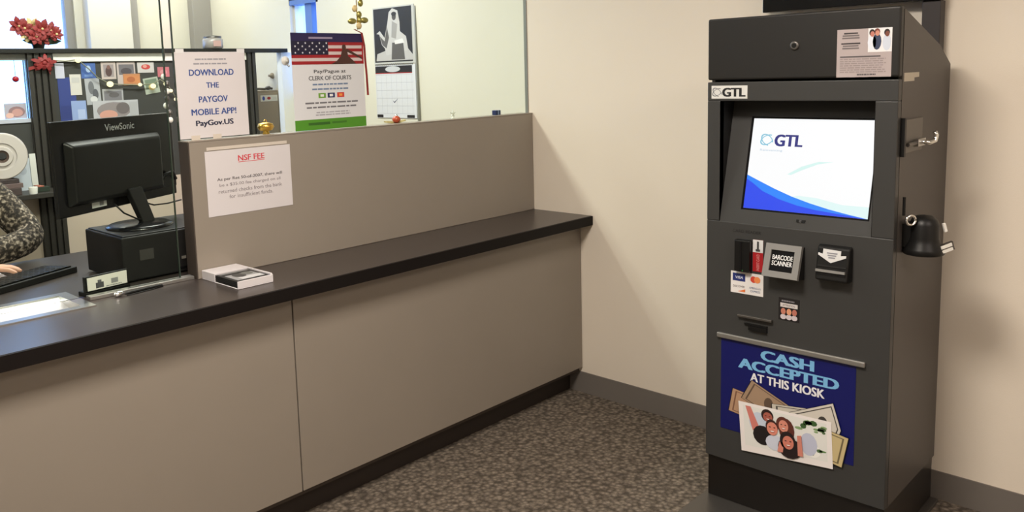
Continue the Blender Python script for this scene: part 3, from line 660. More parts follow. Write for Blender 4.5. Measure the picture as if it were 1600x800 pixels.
g.tube([CF.p(.01+i*.0084, .309+(.004 if i % 2 else -.004), .006) for i in range(40)], .0018, M_dsteel, 6); g.build('spiral', cal)
g = MB(); g.hexa([CF.p(cw-.003, .0, 0), CF.p(cw+.02, .0, 0), CF.p(cw+.012, .62, 0), CF.p(cw-.003, .62, 0), CF.p(cw-.003, .0, .002), CF.p(cw+.024, -.01, .022), CF.p(cw+.012, .62, .004), CF.p(cw-.003, .62, .002)], ink(150, 150, 146)); g.build('shaded_edge', cal)  # grey strip stands in for the shadow along the calendar's right edge

# ------------------------------------------------------------------ on the counter, customer side
lx0, lx1, ly0, ly1 = -1.772, -1.640, .112, .349
bxh = empty('leaflet_holder', ((lx0+lx1)/2, .23, TZ), 'white box of black and white leaflets on the counter against the privacy panel', 'holder')
g = MB()
g.box(lx0, lx1, ly0, ly1, TZ+.0003, TZ+.003, M_paper).box(lx0, lx1, ly0, ly0+.004, TZ+.003, TZ+.026, M_paper).box(lx1-.006, lx1, ly0+.004, ly1, TZ+.003, TZ+.030, M_paper)
g.box(lx0, lx1-.006, .262, ly1, TZ+.003, TZ+.030, M_paper)
g.build('box', bxh, bevel=.001, seg=1)
g = MB()
for k in range(7):
    g.box(lx0+.002+.0008*(k % 2), lx1-.008, ly0+.006, .260, TZ+.0032+.0032*k, TZ+.0060+.0032*k, ink(26, 26, 26) if k < 6 else ink(40, 40, 40))
TFm = Fr((lx0+.003, ly0+.007, TZ+.0032*6+.0062), (1, 0, 0), (0, 1, 0), (0, 0, 1))
g.rect(TFm, .010, .110, .012, .10, .0003, ink(150, 150, 152)); g.rect(TFm, .030, .112, .016, .05, .0006, ink(196, 196, 198)); g.ell(TFm, .05, .075, .022, .03, .0006, ink(70, 70, 70), 14); g.ell(TFm, .085, .085, .02, .022, .0007, ink(110, 112, 108), 12); g.rect(TFm, .006, .114, .118, .138, .0006, ink(120, 120, 120))
g.build('leaflet_stack', bxh)
# pen lying by the glass
pn = MB().lathe([(.0015, 0), (.0045, .012), (.0050, .03), (.0050, .125), (.0035, .135)], (-2.045, .345, TZ+.0054), Vector((.135, .012, 0)), M_black, 14).build('pen', label='black pen with silver tip lying on the counter before the glass', cat='pen')
MB().lathe([(.0015, 0), (.0075, .006), (.009, .02), (.006, .034)], (-2.078, .342, TZ+.0092), Vector((.135, .012, 0)), M_chrome, 14).build('holder', pn)
MB().tube([(-2.04, .332, TZ+.002), (-2.0, .336, TZ+.002), (-1.95, .344, TZ+.002), (-1.91, .355, TZ+.002), (-1.905, .362, TZ+.002), (-1.915, .365, TZ+.002), (-1.95, .362, TZ+.002)], .0016, M_black, 6).build('cord', pn)

# ------------------------------------------------------------------ clerk side of the counter
# nameplate
nd = Vector((.144, .02, 0)).normalized(); NF = Fr((-2.133, .415, TZ+.0003), nd, (0, 0, 1), Vector((nd.y, -nd.x, 0)))
npl = MB().fbox(NF, 0, .150, 0, .014, -.05, .004, M_black).fbox(NF, 0, .150, .014, .064, -.018, -.006, M_black).build('nameplate', label='small black desk nameplate with white insert behind the glass', cat='nameplate', bevel=.0015)
g = MB().fbox(NF, .008, .144, .018, .060, -.0058, -.0035, ink(214, 210, 204)); g.rect(NF, .035, .062, .022, .040, -.0032, ink(70, 70, 74)); g.rect(NF, .042, .055, .040, .048, -.0032, ink(90, 90, 94)); g.rect(NF, .088, .112, .028, .044, -.0032, ink(130, 130, 132)); g.lines(NF, .07, .135, .019, .026, 1, -.0032, ink(140, 140, 140), 2); g.build('insert', npl)
# black box under the monitor
pb = empty('receipt_printer', (-1.76, .645, TZ), 'black box shaped office printer under the monitor behind the glass', 'printer')
box('case', -1.978, -1.55, .49, .80, TZ+.006, 1.022, M_matte, pb, bevel=.005, seg=2)
box('foot', -1.95, -1.58, .51, .78, TZ, TZ+.0058, M_black, pb)
PBF = FRONT(-1.978, .49, TZ)
MB().fbox(PBF, .058, .107, .072, .108, .0003, .002, ink(52, 50, 48)).build('badge', pb)
MB().fbox(PBF, .20, .42, .018, .024, .0003, .003, M_gloss).fbox(PBF, .205, .222, .052, .062, .0003, .004, M_chrome).build('paper_slot', pb)
box('lid', -1.97, -1.56, .50, .79, 1.0222, 1.0265, M_black, pb, bevel=.002)
# monitor
ang = math.radians(27.1); mu = Vector((math.cos(ang), math.sin(ang), 0)); mn = Vector((math.sin(ang), -math.cos(ang), 0))
MC = Vector((-1.875, .693, 0)); MF = Fr(MC, mu, (0, 0, 1), mn)
mon = empty('monitor', MF.p(0, 1.0268, .05), 'black computer monitor seen from behind on top of the black printer', 'monitor')
mz0, mz1, hw_ = 1.104, 1.421, .306
g = MB().fbox(MF, -hw_, hw_, mz0, mz1, -.014, 0, M_gloss); cs = g.build('shell', mon, bevel=.004, seg=2)
g = MB(); g.hexa([MF.p(-.265, mz0+.030, .0003), MF.p(.215, mz0+.030, .0003), MF.p(.215, mz1-.066, .0003), MF.p(-.265, mz1-.066, .0003), MF.p(-.245, mz0+.045, .028), MF.p(.195, mz0+.045, .028), MF.p(.195, mz1-.085, .028), MF.p(-.245, mz1-.085, .028)], M_black); g.build('back_cover', mon, bevel=.006)
g = MB().text(MF, 'ViewSonic', .012, mz1-.046, .0006, ink(150, 150, 150), w=.15, h=.024, bold=.01, align='C'); g.build('lettering', mon)
g = MB().fbox(MF, -.155, -.085, mz0+.013, mz0+.041, .0003, .0012, ink(190, 190, 188)); g.rect(MF, -.12, -.10, mz0+.018, mz0+.036, .0016, ink(110, 110, 112)); g.build('service_label', mon, label='white rating label')
g = MB().fbox(MF, .205, .29, mz0+.035, mz0+.075, .0003, .012, M_black); g.tube([MF.p(.19, mz0+.05, .012), MF.p(.215, mz0+.085, .02), MF.p(.26, mz0+.092, .02), MF.p(.285, mz0+.06, .015)], .006, M_black); g.build('connector_hood', mon)
g = MB(); g.hexa([MF.p(.020, 1.028, .068), MF.p(.085, 1.028, .068), MF.p(.085, 1.028, .048), MF.p(.020, 1.028, .048), MF.p(-.010, 1.165, .036), MF.p(.060, 1.165, .036), MF.p(.060, 1.165, .012), MF.p(-.010, 1.165, .012)], M_black); g.build('neck', mon, bevel=.003)
g = MB().lathe([(.115, 0), (.115, .006), (.100, .012), (.02, .015)], MF.p(.02, 1.0267, .045), (0, 0, 1), M_gloss, 32); g.build('base', mon)
g = MB().tube([MF.p(-.07, 1.12, .02), MF.p(-.05, 1.085, .04), MF.p(.0, 1.055, .055), MF.p(.035, 1.048, .06)], .003, M_black, 6); g.tube([MF.p(.06, 1.108, .03), MF.p(.10, 1.09, .05), MF.p(.17, 1.085, .055), MF.p(.26, 1.085, .05)], .003, M_black, 6); g.build('cable', mon)
# keyboard
KBu = Vector((.262, .115, 0)).normalized(); KBF = Fr((-2.42, .640, TZ+.0003), KBu, Vector((-KBu.y, KBu.x, 0)), (0, 0, 1))
kb = MB(); kb.hexa([KBF.p(0, 0, 0), KBF.p(.45, 0, 0), KBF.p(.45, .150, 0), KBF.p(0, .150, 0), KBF.p(0, 0, .022), KBF.p(.45, 0, .022), KBF.p(.45, .150, .014), KBF.p(0, .150, .014)], M_matte)
kbo = kb.build('keyboard', label='black computer keyboard on the counter behind the glass', cat='keyboard', bevel=.003)
g = MB()
for r_ in range(5):
    for c_ in range(18): a = .012+c_*.0237; b_ = .014+r_*.026; zz = .0222-.008*(b_+.02)/.15; g.fbox(KBF, a, a+.020, b_, b_+.021, zz, zz+.006, M_black)
g.build('keys', kbo)
MB().box(-2.44, -2.20, .905, 1.10, TZ+.0003, TZ+.0015, M_paper).build('paper_sheet', label='white paper sheet under the hand behind the keyboard', cat='paper')

# ------------------------------------------------------------------ the clerk
def skin_mesh(name, pts, edges, m, parent, root=0, sub=2):
    me = bpy.data.meshes.new(name); o0 = ORG[parent]
    me.from_pydata([tuple(Vector(p[:3])-o0) for p in pts], edges, [])
    o = bpy.data.objects.new(name, me); S.collection.objects.link(o)
    o.modifiers.new('skin', 'SKIN').use_smooth_shade = True
    sv_ = me.skin_vertices[0].data
    for i, p in enumerate(pts): sv_[i].radius = (p[3], p[4] if len(p) > 4 else p[3]); sv_[i].use_root = (i == root)
    sb = o.modifiers.new('sub', 'SUBSURF'); sb.levels = sub; sb.render_levels = sub
    dg = bpy.context.evaluated_depsgraph_get(); dg.update()
    m2 = bpy.data.meshes.new_from_object(o.evaluated_get(dg)); m2.name = name
    bpy.data.objects.remove(o); bpy.data.meshes.remove(me)
    m2.materials.clear(); m2.materials.append(m)
    for p in m2.polygons: p.use_smooth = True; p.material_index = 0
    o = bpy.data.objects.new(name, m2); S.collection.objects.link(o); o.parent = parent; ORG[o] = o0
    return o
px, py = -2.36, 1.47
per = empty('person', (px, py, .58), 'seated person in dark flecked knit top resting arms on the counter', 'person')
B = []; Eg = []
def chain(start, lst):
    prev = start
    for p in lst:
        B.append(p); i = len(B)-1
        if prev is not None: Eg.append((prev, i))
        prev = i
    return prev
chain(None, [(px, py, .68, .13, .10), (px, py-.02, .85, .12, .09), (px, py-.05, 1.02, .135, .095), (px, py-.07, 1.17, .12, .085)])
chest = 3
nk = chain(chest, [(px, py-.085, 1.27, .055, .055), (px, py-.11, 1.36, .05, .05), (px, py-.13, 1.42, .065, .075), (px, py-.145, 1.50, .075, .09), (px, py-.14, 1.57, .055, .065)])
# left arm: elbow on the counter, forearm folded across
chain(chest, [(px+.16, py-.10, 1.20, .052), (px+.26, py-.15, 1.09, .046), (px+.340, py-.25, .950, .034), (px+.27, py-.30, .935, .034), (px+.12, py-.345, .905, .028), (px+.06, py-.36, .900, .030), (px+.0, py-.37, .893, .014), (px-.03, py-.375, .886, .008)])
# right arm: hand flat on the paper, fingers towards the monitor
w_ = chain(chest, [(px-.17, py-.10, 1.20, .055), (px-.25, py-.22, 1.07, .048), (px-.22, py-.40, .935, .040), (px-.05, py-.455, .915, .030), (px+.03, py-.470, .906, .024, .020), (px+.095, py-.482, .900, .030, .014)])
palm = w_
for (x1, y1), (x2, y2), (x3, y3) in (((.205, -.455), (.240, -.452), (.262, -.455)), ((.212, -.477), (.252, -.482), (.280, -.490)), ((.210, -.500), (.248, -.512), (.276, -.524)), ((.200, -.520), (.230, -.538), (.252, -.552))):
    chain(palm, [(px-.07+x1, py+y1, .899, .0095), (px-.07+x2, py+y2, .893, .0085), (px-.07+x3, py+y3, .878, .007)])
chain(palm-1, [(px+.055, py-.505, .898, .011), (px+.085, py-.535, .888, .009), (px+.11, py-.552, .880, .0075)])
for sx in (-1, 1): chain(0, [(px+sx*.09, py-.05, .66, .085), (px+sx*.11, py-.37, .64, .062), (px+sx*.11, py-.40, .36, .052), (px+sx*.11, py-.36, .25, .038), (px+sx*.11, py-.45, .225, .034), (px+sx*.11, py-.52, .215, .025)])
body = skin_mesh('body', B, Eg, M_skin, per)
hy = py-.145
MB().ball((px, hy-.085, 1.485), .012, .018, .02, M_skin, 10).build('nose', per)
M_eye = mat('eye_white', (.7, .7, .7), .2)
for sx in (-1, 1):
    MB().ball((px+sx*.03, hy-.076, 1.512), .012, .008, .007, M_eye, 10).build('eye', per); MB().ball((px+sx*.078, hy, 1.50), .012, .02, .03, M_skin, 10).build('ear', per)
MB().ball((px, hy-.078, 1.452), .024, .008, .006, mat('lips', (.45, .16, .14), .5), 10).build('mouth', per)
hr = MB(); hr.ball((px, hy+.022, 1.535), .088, .098, .092, M_hair, 18); hr.ball((px, hy+.055, 1.46), .08, .06, .10, M_hair, 16); hr.build('hair', per)
T = []; Eg2 = []
def ch2(start, lst):
    prev = start
    for p in lst:
        T.append(p); i = len(T)-1
        if prev is not None: Eg2.append((prev, i))
        prev = i
    return prev
ch2(None, [(px, py, .70, .145, .115), (px, py-.02, .85, .135, .105), (px, py-.05, 1.02, .15, .11), (px, py-.07, 1.17, .135, .10), (px, py-.08, 1.245, .075, .07)])
ch2(3, [(px+.16, py-.10, 1.20, .072), (px+.26, py-.15, 1.09, .070), (px+.340, py-.25, .950, .066), (px+.27, py-.30, .935, .060), (px+.10, py-.350, .922, .050), (px+.06, py-.360, .920, .050)])
ch2(3, [(px-.17, py-.10, 1.20, .070), (px-.25, py-.22, 1.07, .063), (px-.22, py-.40, .940, .055), (px-.07, py-.452, .918, .044), (px-.03, py-.460, .916, .044)])
skin_mesh('knit_top', T, Eg2, M_knit, per)
L_ = []; E3 = []
L_.append((px, py, .68, .145, .115)); 
for sx in (-1, 1):
    prev = 0
    for p in [(px+sx*.09, py-.05, .66, .095), (px+sx*.11, py-.37, .64, .072), (px+sx*.11, py-.40, .36, .062), (px+sx*.11, py-.36, .27, .056)]:
        L_.append(p); E3.append((prev, len(L_)-1)); prev = len(L_)-1
skin_mesh('trousers', L_, E3, M_trous, per)
# drafting stool under the clerk
sto = empty('drafting_stool', (px, py+.02, 0), 'black drafting stool under the seated person behind the counter', 'stool')
MB().lathe([(.19, .46), (.215, .475), (.215, .500), (.19, .518), (.001, .522)], (px, py, 0), (0, 0, 1), M_trous, 28).build('seat', sto)
MB().cyl((px, py, .09), (px, py, .4595), .028, M_dsteel).build('column', sto)
for k in range(5):
    t = k*2*PI/5+.3; MB().tube([(px+.02*math.cos(t), py+.02*math.sin(t), .085), (px+.28*math.cos(t), py+.28*math.sin(t), .055)], .018, M_black, 10).lathe([(.026, -.012), (.026, .012)], (px+.28*math.cos(t), py+.28*math.sin(t), .026), (math.sin(t), -math.cos(t), 0), M_black, 16).build('leg', sto)
MB().tube([(px+.20*math.cos(i*PI/12), py+.20*math.sin(i*PI/12), .22) for i in range(25)], .011, M_chrome).tube([(px-.2, py, .22), (px+.2, py, .22)], .009, M_chrome).build('foot_ring', sto)

# ------------------------------------------------------------------ cubicle partition
PY = 2.36
par = empty('cubicle_partition', (-1.6, PY+.03, 0), 'dark framed cubicle partition with black top rail behind the clerk', 'partition')
box('top_rail', -3.2, -.062, PY-.03, PY+.05, 1.706, 1.730, M_rail, par, bevel=.002)
box('light_strip', -1.485, -.35, PY-.008, PY+.03, 1.662, 1.7058, M_white, par)
def post(x0, x1):
    g = MB().box(x0, x1, PY, PY+.05, 0, 1.7058, M_post); n = max(2, int((x1-x0)/.028)); s_ = (x1-x0)/n
    for i in range(n): g.box(x0+s_*(i+.12), x0+s_*(i+.78), PY-.018, PY-.0002, .0, 1.7055, M_post)
    return g.build('post', par)
post(-1.617, -1.487); post(-.350, -.285); post(-3.1, -3.0)
box('end_post', -.096, -.004, PY-.004, PY+.05, 0, 1.7058, M_white, par)
box('tackboard', -1.486, -.3505, PY+.004, PY+.04, 1.0, 1.6615, M_char, par)
box('lower_panel', -1.486, -.3505, PY+.004, PY+.04, .02, .9995, M_beige, par)
box('lower_panel', -2.999, -1.6175, PY+.004, PY+.04, .02, .985, M_beige, par)
MB().box(-2.999, -1.6175, PY+.006, PY+.04, 1.01, 1.355, M_char).build('tackboard', par)
MB().box(-2.999, -1.6175, PY+.018, PY+.023, 1.3752, 1.672, M_glass).build('pane', par)
MB().box(-2.999, -1.6175, PY, PY+.04, 1.672, 1.7058, mat('grey_transom', (.20, .20, .19), .5)).box(-2.999, -1.6175, PY, PY+.04, 1.3552, 1.375, mat('pale_window_rail', (.5, .52, .6), .5)).build('window_frame', par)
box('ledge', -2.999, -1.535, PY-.23, PY-.0185, .985, 1.009, M_post, par, bevel=.002)
# things pinned to the tackboard
def pinned(x0, x1, z0, z1, base, label, draw=None, rot=0, cat='photo', name='photo', y=None, group=None):
    y = PY+.0036 if y is None else y
    c, s_ = math.cos(rot), math.sin(rot); cx, cz_ = (x0+x1)/2, (z0+z1)/2
    F = Fr((cx, y, cz_), (c, 0, s_), (-s_, 0, c), (0, -1, 0)); w_, h_ = (x1-x0)/2, (z1-z0)/2
    g = MB().fbox(F, -w_, w_, -h_, h_, 0, .0012, ink(*base))
    if draw:
        for it in draw:
            k, (a, b_, c_, d_), col = it[0], it[1], it[2]; dd_ = .0016+.0003*draw.index(it)
            if k == 'r': g.rect(F, a*w_, b_*w_, c_*h_, d_*h_, dd_, ink(*col))
            else: g.ell(F, a*w_, b_*h_, c_*w_, d_*h_, dd_, ink(*col), 16)
    return g.build(name, label=label, cat=cat, group=group or 'papers and photos pinned on the partition')
pinned(-1.238, -1.158, 1.565, 1.657, (190, 176, 172), 'white bordered portrait photo, leftmost of the top row on the tackboard', [('r', (-.7, .7, -.75, .75), (150, 140, 142)), ('e', (0, -.1, .45, .6), (86, 66, 66)), ('e', (0, .4, .25, .25), (120, 90, 84))])
pinned(-1.152, -1.050, 1.53, 1.657, (186, 172, 170), 'dark group photo in the middle of the top row on the tackboard', [('r', (-.8, .85, -.1, .8), (110, 106, 112)), ('e', (.0, .2, .6, .3), (80, 74, 80))])
pinned(-1.122, -1.026, 1.528, 1.592, (182, 128, 92), 'orange toned photo overlapping the dark group photo', [('r', (-.9, .9, -.6, .7), (196, 130, 84)), ('e', (-.1, 0, .5, .5), (170, 100, 64))], y=PY+.0015)
pinned(-1.036, -.940, 1.596, 1.655, (196, 190, 190), 'white photo with red figure, right end of the top row', [('e', (.0, .1, .55, .5), (190, 70, 70)), ('e', (-.1, .2, .25, .3), (214, 150, 140))])
pinned(-.920, -.850, 1.570, 1.626, (190, 110, 120), 'pink paper pinned at the right end of the tackboard', [('e', (0, 0, .6, .5), (206, 140, 148))], cat='paper', name='pinned_paper')
pinned(-1.005, -.918, 1.478, 1.568, (170, 178, 166), 'tilted greenish photo hanging below the pink paper', [('r', (-.8, .8, -.4, .8), (112, 128, 110)), ('e', (0, -.2, .45, .4), (188, 172, 120))], rot=.14)
pinned(-1.242, -1.128, 1.438, 1.512, (168, 168, 172), 'grey photo pinned above the monitor', [('r', (-.85, .85, -.7, .7), (120, 118, 124)), ('e', (.1, .1, .5, .4), (96, 92, 96))])
pinned(-1.300, -1.050, 1.34, 1.448, (182, 182, 188), 'large pale picture just above the monitor top edge', [('e', (-.1, .0, .75, .85), (140, 132, 134)), ('e', (-.35, -.45, .4, .5), (204, 152, 138)), ('e', (.3, .2, .3, .6), (108, 100, 102)), ('r', (.6, .95, -.8, .8), (172, 172, 176))], y=PY+.0008, cat='picture', name='picture')
pinned(-1.345, -1.268, 1.572, 1.655, (72, 102, 168), 'blue paper with white mark at the top left of the tackboard', [('e', (0, .2, .35, .45), (168, 190, 222)), ('r', (-.6, .5, -.8, -.5), (110, 140, 196))], cat='paper', name='pinned_paper')
pinned(-1.330, -1.252, 1.43, 1.5715, (168, 170, 176), 'black and white patterned sheet below the blue paper', [('e', (-.2, .3, .4, .5), (110, 112, 118)), ('e', (.3, -.2, .4, .4), (90, 92, 98)), ('e', (.0, -.6, .5, .25), (206, 206, 208))], rot=.03, cat='paper', name='pinned_paper')
pinned(-1.470, -1.382, 1.35, 1.58, (52, 66, 132), 'dark blue sheet standing for a window reflection beside the fluted post', [('r', (-.9, .9, -.9, -.3), (46, 58, 120))], y=PY+.003, cat='paper', name='pinned_paper')  # dark blue, narrow white and light blue sheets stand for reflections in narrow glazing
pinned(-1.478, -1.432, 1.575, 1.655, (198, 198, 214), 'narrow white sheet standing for a window reflection beside the fluted post', None, y=PY+.0015, cat='paper', name='pinned_paper')
pinned(-1.408, -1.350, 1.485, 1.595, (206, 202, 196), 'plain white sheet on the dark blue sheet', [('r', (-.7, .7, .2, .7), (190, 188, 186))], y=PY+.0012, cat='paper', name='pinned_paper')
pinned(-1.412, -1.335, 1.352, 1.455, (142, 162, 208), 'light blue sheet standing for a window reflection below the plain white sheet', [('r', (-.2, .8, -.9, .1), (170, 186, 222))], y=PY+.0004, cat='paper', name='pinned_paper')
# picture in the partition window
pinned(-1.735, -1.63, 1.3765, 1.455, (176, 172, 188), 'small picture of a pink face leaning in the partition window', [('e', (.1, -.1, .75, .7), (150, 120, 124)), ('e', (.15, -.2, .5, .5), (196, 150, 146)), ('e', (-.55, -.55, .35, .35), (224, 180, 170))], y=PY+.016, cat='picture', name='picture')
# ledge things
def paper_roll():
    c = Vector((-1.808, PY-.13, 1.203)); d_ = Vector((-.30, -.95, 0)).normalized()
    o = empty('paper_roll', (c.x, c.y, 1.0905), 'large white paper roll with brown core standing on edge on the notebooks', 'roll')
    mr = mat('roll_paper', (.66, .60, .56), .6); mr2 = mat('roll_paper_edge', (.50, .45, .42), .6)
    g = MB()
    g.lathe([(.112, -.042), (.112, .042)], c, d_, mr, 48)
    def ring(r0, r1, h0, h1, m): g.lathe([(r0, h0), (r1, h1)], c, d_, m, 48, False); 
    for r0, r1, h0, h1, m in ((.112, .108, .042, .045, mr2), (.108, .066, .045, .045, mr), (.066, .062, .045, .041, mr2), (.062, .050, .041, .041, mr), (.050, .046, .041, .047, mr2), (.046, .031, .047, .047, mr), (.031, .031, .047, -.045, mr), (.031, .112, -.045, -.042, mr)): ring(r0, r1, h0, h1, m)
    # drop the end caps lathe() adds to open rings
    keep = [i for i, f in enumerate(g.f) if len(f) == 4]
    g.f = [g.f[i] for i in keep]; g.m = [g.m[i] for i in keep]; g.sm = [g.sm[i] for i in keep]
    g.build('roll', o)
    q = MB(); q.lathe([(.020, -.044), (.0308, -.044), (.0308, .040), (.020, .040), (.020, -.044)], c, d_, mat('brown_core', (.10, .065, .05), .7), 28)
    keep = [i for i, f in enumerate(q.f) if len(f) == 4]
    q.f = [q.f[i] for i in keep]; q.m = [q.m[i] for i in keep]; q.sm = [False]*len(keep)
    q.build('core', o)
    return o
paper_roll()
lw_ = lambda x: FRONT(x, PY-.115, 1.0093)
F = Fr((-1.785, PY-.020, 1.0093), (1, 0, .0), (0, .06, 1), (0, -1, .06)); g = MB().fbox(F, 0, .135, 0, .165, 0, .004, ink(196, 204, 214))
g.fbox(F, .1355, .165, 0, .185, 0, .008, ink(222, 222, 216)); g.ell(F, .06, .05, .02, .02, .0045, ink(170, 178, 190), 10); g.ell(F, .10, .10, .018, .02, .0045, ink(176, 184, 196), 10)
g.build('document_stack', label='white papers leaning upright on the partition ledge behind the roll', cat='papers')
g = MB().box(-1.92, -1.755, PY-.20, PY-.05, 1.0093, 1.045, ink(74, 62, 60)).box(-1.915, -1.745, PY-.195, PY-.06, 1.045, 1.068, ink(110, 92, 90)).box(-1.91, -1.76, PY-.19, PY-.06, 1.068, 1.0902, ink(64, 54, 54)); g.build('notebook_stack', label='pile of brown and mauve notebooks under the paper roll', cat='notebooks', bevel=.002)
g = MB().box(-1.678, -1.615, PY-.17, PY-.10, 1.0093, 1.034, ink(40, 52, 42)).box(-1.67, -1.64, PY-.1705, PY-.0995, 1.0345, 1.040, ink(170, 100, 80)); g.build('stapler_box', label='small dark green box at the right end of the ledge', cat='box', bevel=.002)
g = MB().lathe([(.018, 0), (.021, .03), (.020, .034)], (-1.705, PY-.205, 1.0093), (0, 0, 1), M_white, 16); g.build('paper_cup', label='tiny white cup at the front of the partition ledge', cat='cup')
# door knob like catch on post
g = MB().fbox(FRONT(-1.545, PY-.0185, 1.045), 0, .022, 0, .032, 0, .012, M_cream); g.build('light_switch', label='small cream switch on the fluted partition post', cat='switch', bevel=.003)
# ------------------------------------------------------------------ decorations on the partition
# poinsettia arrangement on the rail
fa = empty('flower_arrangement', (-1.553, PY+.01, 1.7303), 'red and cream silk flower arrangement standing on the partition rail', 'flowers')
MB().lathe([(.026, 0), (.034, .03), (.036, .034)], (-1.545, PY+.01, 1.7303), (0, 0, 1), M_plinth, 20).build('pot', fa)
R = random.Random(11)
def petal(mb, c, dr, L_p, wd, m, droop=.2):
    dr = Vector(dr).normalized(); sd = dr.cross(Vector((0, -1, .2))).normalized()
    nrm = sd.cross(dr); vs = []
    for t, k in ((0, .15), (.35, .9), (.7, .8), (1, .02)):
        p = Vector(c)+dr*L_p*t-nrm*droop*L_p*t*t
        vs += [p-sd*wd*k, p+nrm*.004, p+sd*wd*k]
    fs = []
    for i in range(3):
        for j in range(2): fs.append((i*3+j, i*3+j+1, (i+1)*3+j+1, (i+1)*3+j))
    mb.add(vs, fs, m, True)
hx = -1.553
for k, (dx, dz, m, sz) in enumerate(((-.09, .112, M_red, .055), (-.05, .075, M_cream, .05), (-.02, .115, M_cream, .05), (.018, .098, M_red, .06), (.062, .090, M_red, .055), (-.065, .10, M_red, .05), (.03, .062, M_red, .055), (-.015, .06, M_red, .05), (.085, .072, M_red, .04))):
    g = MB(); c = (hx+dx, PY-.015+R.uniform(-.02, .01), 1.7303+dz)
    for i in range(7): t = 2*PI*i/7+k; petal(g, c, (math.cos(t), -.45+R.uniform(-.2, .2), math.sin(t)), sz*.95, sz*.30, m)
    for i in range(5): t = 2*PI*i/5+k+.5; petal(g, c, (math.cos(t), -1.1, math.sin(t)), sz*.65, sz*.24, m)
    g.ball((c[0], c[1]-.012, c[2]), .007, .006, .007, M_cream if m is M_red else M_gold, 8); g.build('blossom', fa)
g = MB()
for i in range(16): t = R.uniform(-.25, PI+.25); petal(g, (hx+R.uniform(-.02, .03), PY, 1.7303+.032), (math.cos(t), R.uniform(-.6, .3), abs(math.sin(t))*.6+.05), R.uniform(.06, .10), .018, M_leaf)
for i in range(9): g.tube([(hx+.008, PY+.01, 1.763), (hx+(-.08+.02*i)*.5, PY, 1.80), (hx-.08+.02*i, PY-.012, 1.7303+.085)], .0025, M_leaf, 6)
g.build('foliage', fa)
# red bow on the post
bow = MB(); bc = Vector((-1.540, PY-.026, 1.655))
for k in range(10):
    t = 2*PI*k/10+.2; ln = (.066, .050)[k % 2]; dr = Vector((math.cos(t), 0, math.sin(t)*.72)); sd = Vector((-math.sin(t), 0, math.cos(t)))
    pth = [(0, -.004, .005), (.4, -.020, .010), (.8, -.014, .009), (1, -.004, .003), (.7, .002, .007), (.3, .001, .004)]
    vs = [bc+dr*ln*a_+Vector((0, d_, 0))+sd*w2*q_ for a_, d_, w2 in pth for q_ in (-1, 1)]; bow.add(vs, [(2*i, 2*i+1, 2*i+3, 2*i+2) for i in range(5)], M_red)
bow.ball(bc+Vector((0, -.012, 0)), .013, .010, .013, M_red, 10)
bo = bow.build('ribbon_bow', label='red ribbon bow on the fluted partition post below the flowers', cat='bow')
tl_ = MB()
for sx, dz in ((-1, -.03), (1, -.055)):
    a, b_ = bc+Vector((sx*.008, 0, -.01)), bc+Vector((sx*(.075 if sx < 0 else .03), .0, dz)); tl_.add([a+Vector((0, 0, .008)), a-Vector((0, 0, .008)), b_-Vector((0, 0, .006)), b_+Vector((0, 0, .010))], [(0, 1, 2, 3)], M_red)
tl_.build('tail', bo)
# string lights with bulbs, from the bow to the glass edge
sl_ = empty('string_lights', (-1.2, PY-.03, 1.53), 'string of small warm lights draped across the tackboard from the red bow', 'lights')
pts = [(-1.485, 1.668), (-1.43, 1.664), (-1.366, 1.672), (-1.31, 1.62), (-1.27, 1.575), (-1.207, 1.54), (-1.13, 1.533), (-1.05, 1.528), (-.965, 1.533), (-.92, 1.555), (-.881, 1.53), (-.85, 1.48), (-.83, 1.44)]
g = MB().tube([(x, PY-.02, z_) for x, z_ in pts], .003, mat('pale_green_wire', (.22, .22, .15), .6), 6); g.build('wire', sl_)
for x, z_, r_ in ((-1.366, 1.668, .013), (-1.207, 1.538, .016), (-1.04, 1.53, .010), (-.965, 1.52, .014), (-.885, 1.53, .015), (-.862, 1.49, .010), (-.835, 1.44, .010)):
    MB().ball((x, PY-.024, z_), r_*1.2, r_*.8, r_, M_bulb, 12).build('bulb', sl_)
baub_w = MB().ball((-1.676, PY-.012, 1.577), .017, .012, .015, mat('red_glass_ball', (.35, .01, .02), .2), 14).build('red_bauble', label='red glass bauble hanging in the partition window', cat='ornament')
MB().tube([(-1.676, PY-.012, 1.590), (-1.676, PY-.012, 1.672)], .0012, M_wire, 6).build('thread', baub_w)
# garland of bead lights hanging along the glass edge
gl = empty('bead_string', (-1.818, GY1+.02, 1.40), 'string of white and dark beads hanging beside the flyer edge', 'beads')
R = random.Random(21)
MB().tube([(-1.822+.004*math.sin(i), GY1+.018, 1.66-.02*i) for i in range(14)], .0015, M_wire, 6).build('thread', gl)
for i in range(7): MB().ball((-1.822+R.uniform(-.010, .012), GY1+.018, 1.555-.024*i), .0085, .0085, .0105, (M_white, M_dsteel)[i % 2], 10).build('bead', gl)
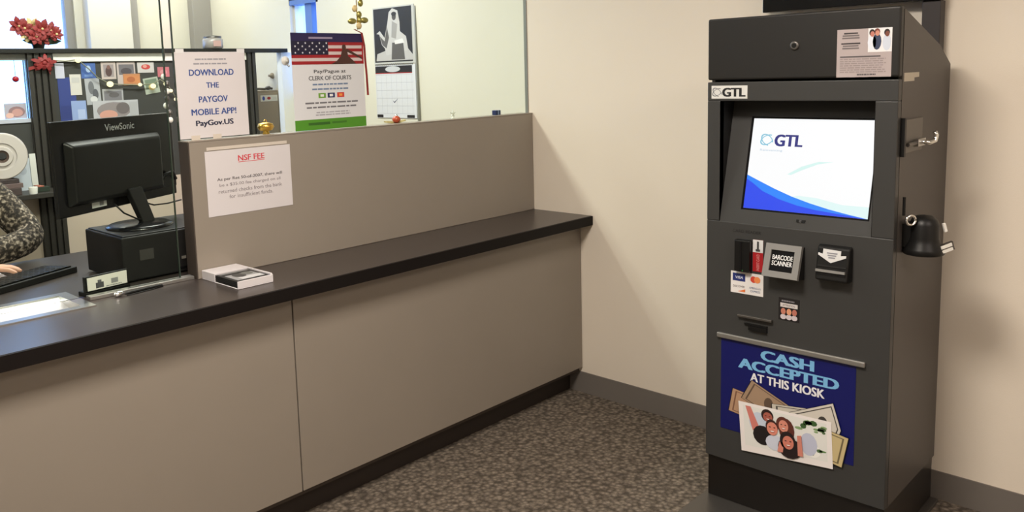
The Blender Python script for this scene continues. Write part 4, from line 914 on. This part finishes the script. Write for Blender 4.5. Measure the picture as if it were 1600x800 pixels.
# jar on the rail
jr = MB().lathe([(.05, 0), (.060, .006), (.060, .052), (.05, .062)], (-.56, PY+.01, 1.7303), (0, 0, 1), mat('frosted_jar', (.36, .33, .31), .25), 24).build('candle_jar', label='grey glass candle jar on the partition rail above the white flyer', cat='jar')
MB().lathe([(.052, .0622), (.052, .074), (.01, .078)], (-.56, PY+.01, 1.7303), (0, 0, 1), M_dsteel, 24).build('lid', jr)
JF = FRONT(-.59, PY-.052, 1.742); MB().fbox(JF, .0, .05, 0, .034, 0, .002, ink(196, 160, 154)).build('label_band', jr)
# tan cabinet behind the partition end
tc = empty('storage_cabinet', (-.1, 2.8, 0), 'tan metal cabinet standing beyond the partition against the wall', 'cabinet')
box('case', -.215, -.004, 2.56, 3.1, .02, 1.466, M_tan, tc, bevel=.003)
box('plinth', -.205, -.01, 2.57, 3.09, 0, .0198, M_black, tc)
F = FRONT(-.205, 2.5598, .05); MB().fbox(F, .004, .190, 0, 1.40, .0003, .012, mat('tan_door', (.27, .22, .165), .5)).build('door', tc, bevel=.002)
F = FRONT(-.148, 2.546, 1.395)
g = MB().fbox(F, 0, .128, 0, .040, 0, .001, ink(200, 196, 186)); g.ell(F, .022, .020, .010, .014, .0014, ink(52, 66, 140), 12); g.ell(F, .062, .020, .014, .010, .0014, ink(150, 40, 40), 12); g.rect(F, .09, .12, .010, .028, .0014, ink(190, 188, 180)); g.build('label_strip', label='white label strip with blue and red dots on the tan cabinet door', cat='sign')
g = MB().tube([(-.165, 2.60, 1.474), (-.12, 2.61, 1.478), (-.08, 2.60, 1.475), (-.05, 2.61, 1.481), (-.02, 2.60, 1.476)], .0075, M_dsteel, 8); g.ball((-.05, 2.605, 1.481), .022, .018, .014, M_dsteel, 10); g.build('desk_tool', label='small dark tool lying on top of the tan cabinet', cat='tool')
HX = MB().lathe([(.02, 0), (.018, .01), (.008, .016), (.008, .03)], (-.0005, 2.62, 1.562), (-1, 0, 0), M_tan, 16); HX.build('wall_hook', label='small tan hook on the wall above the tan cabinet', cat='hook')
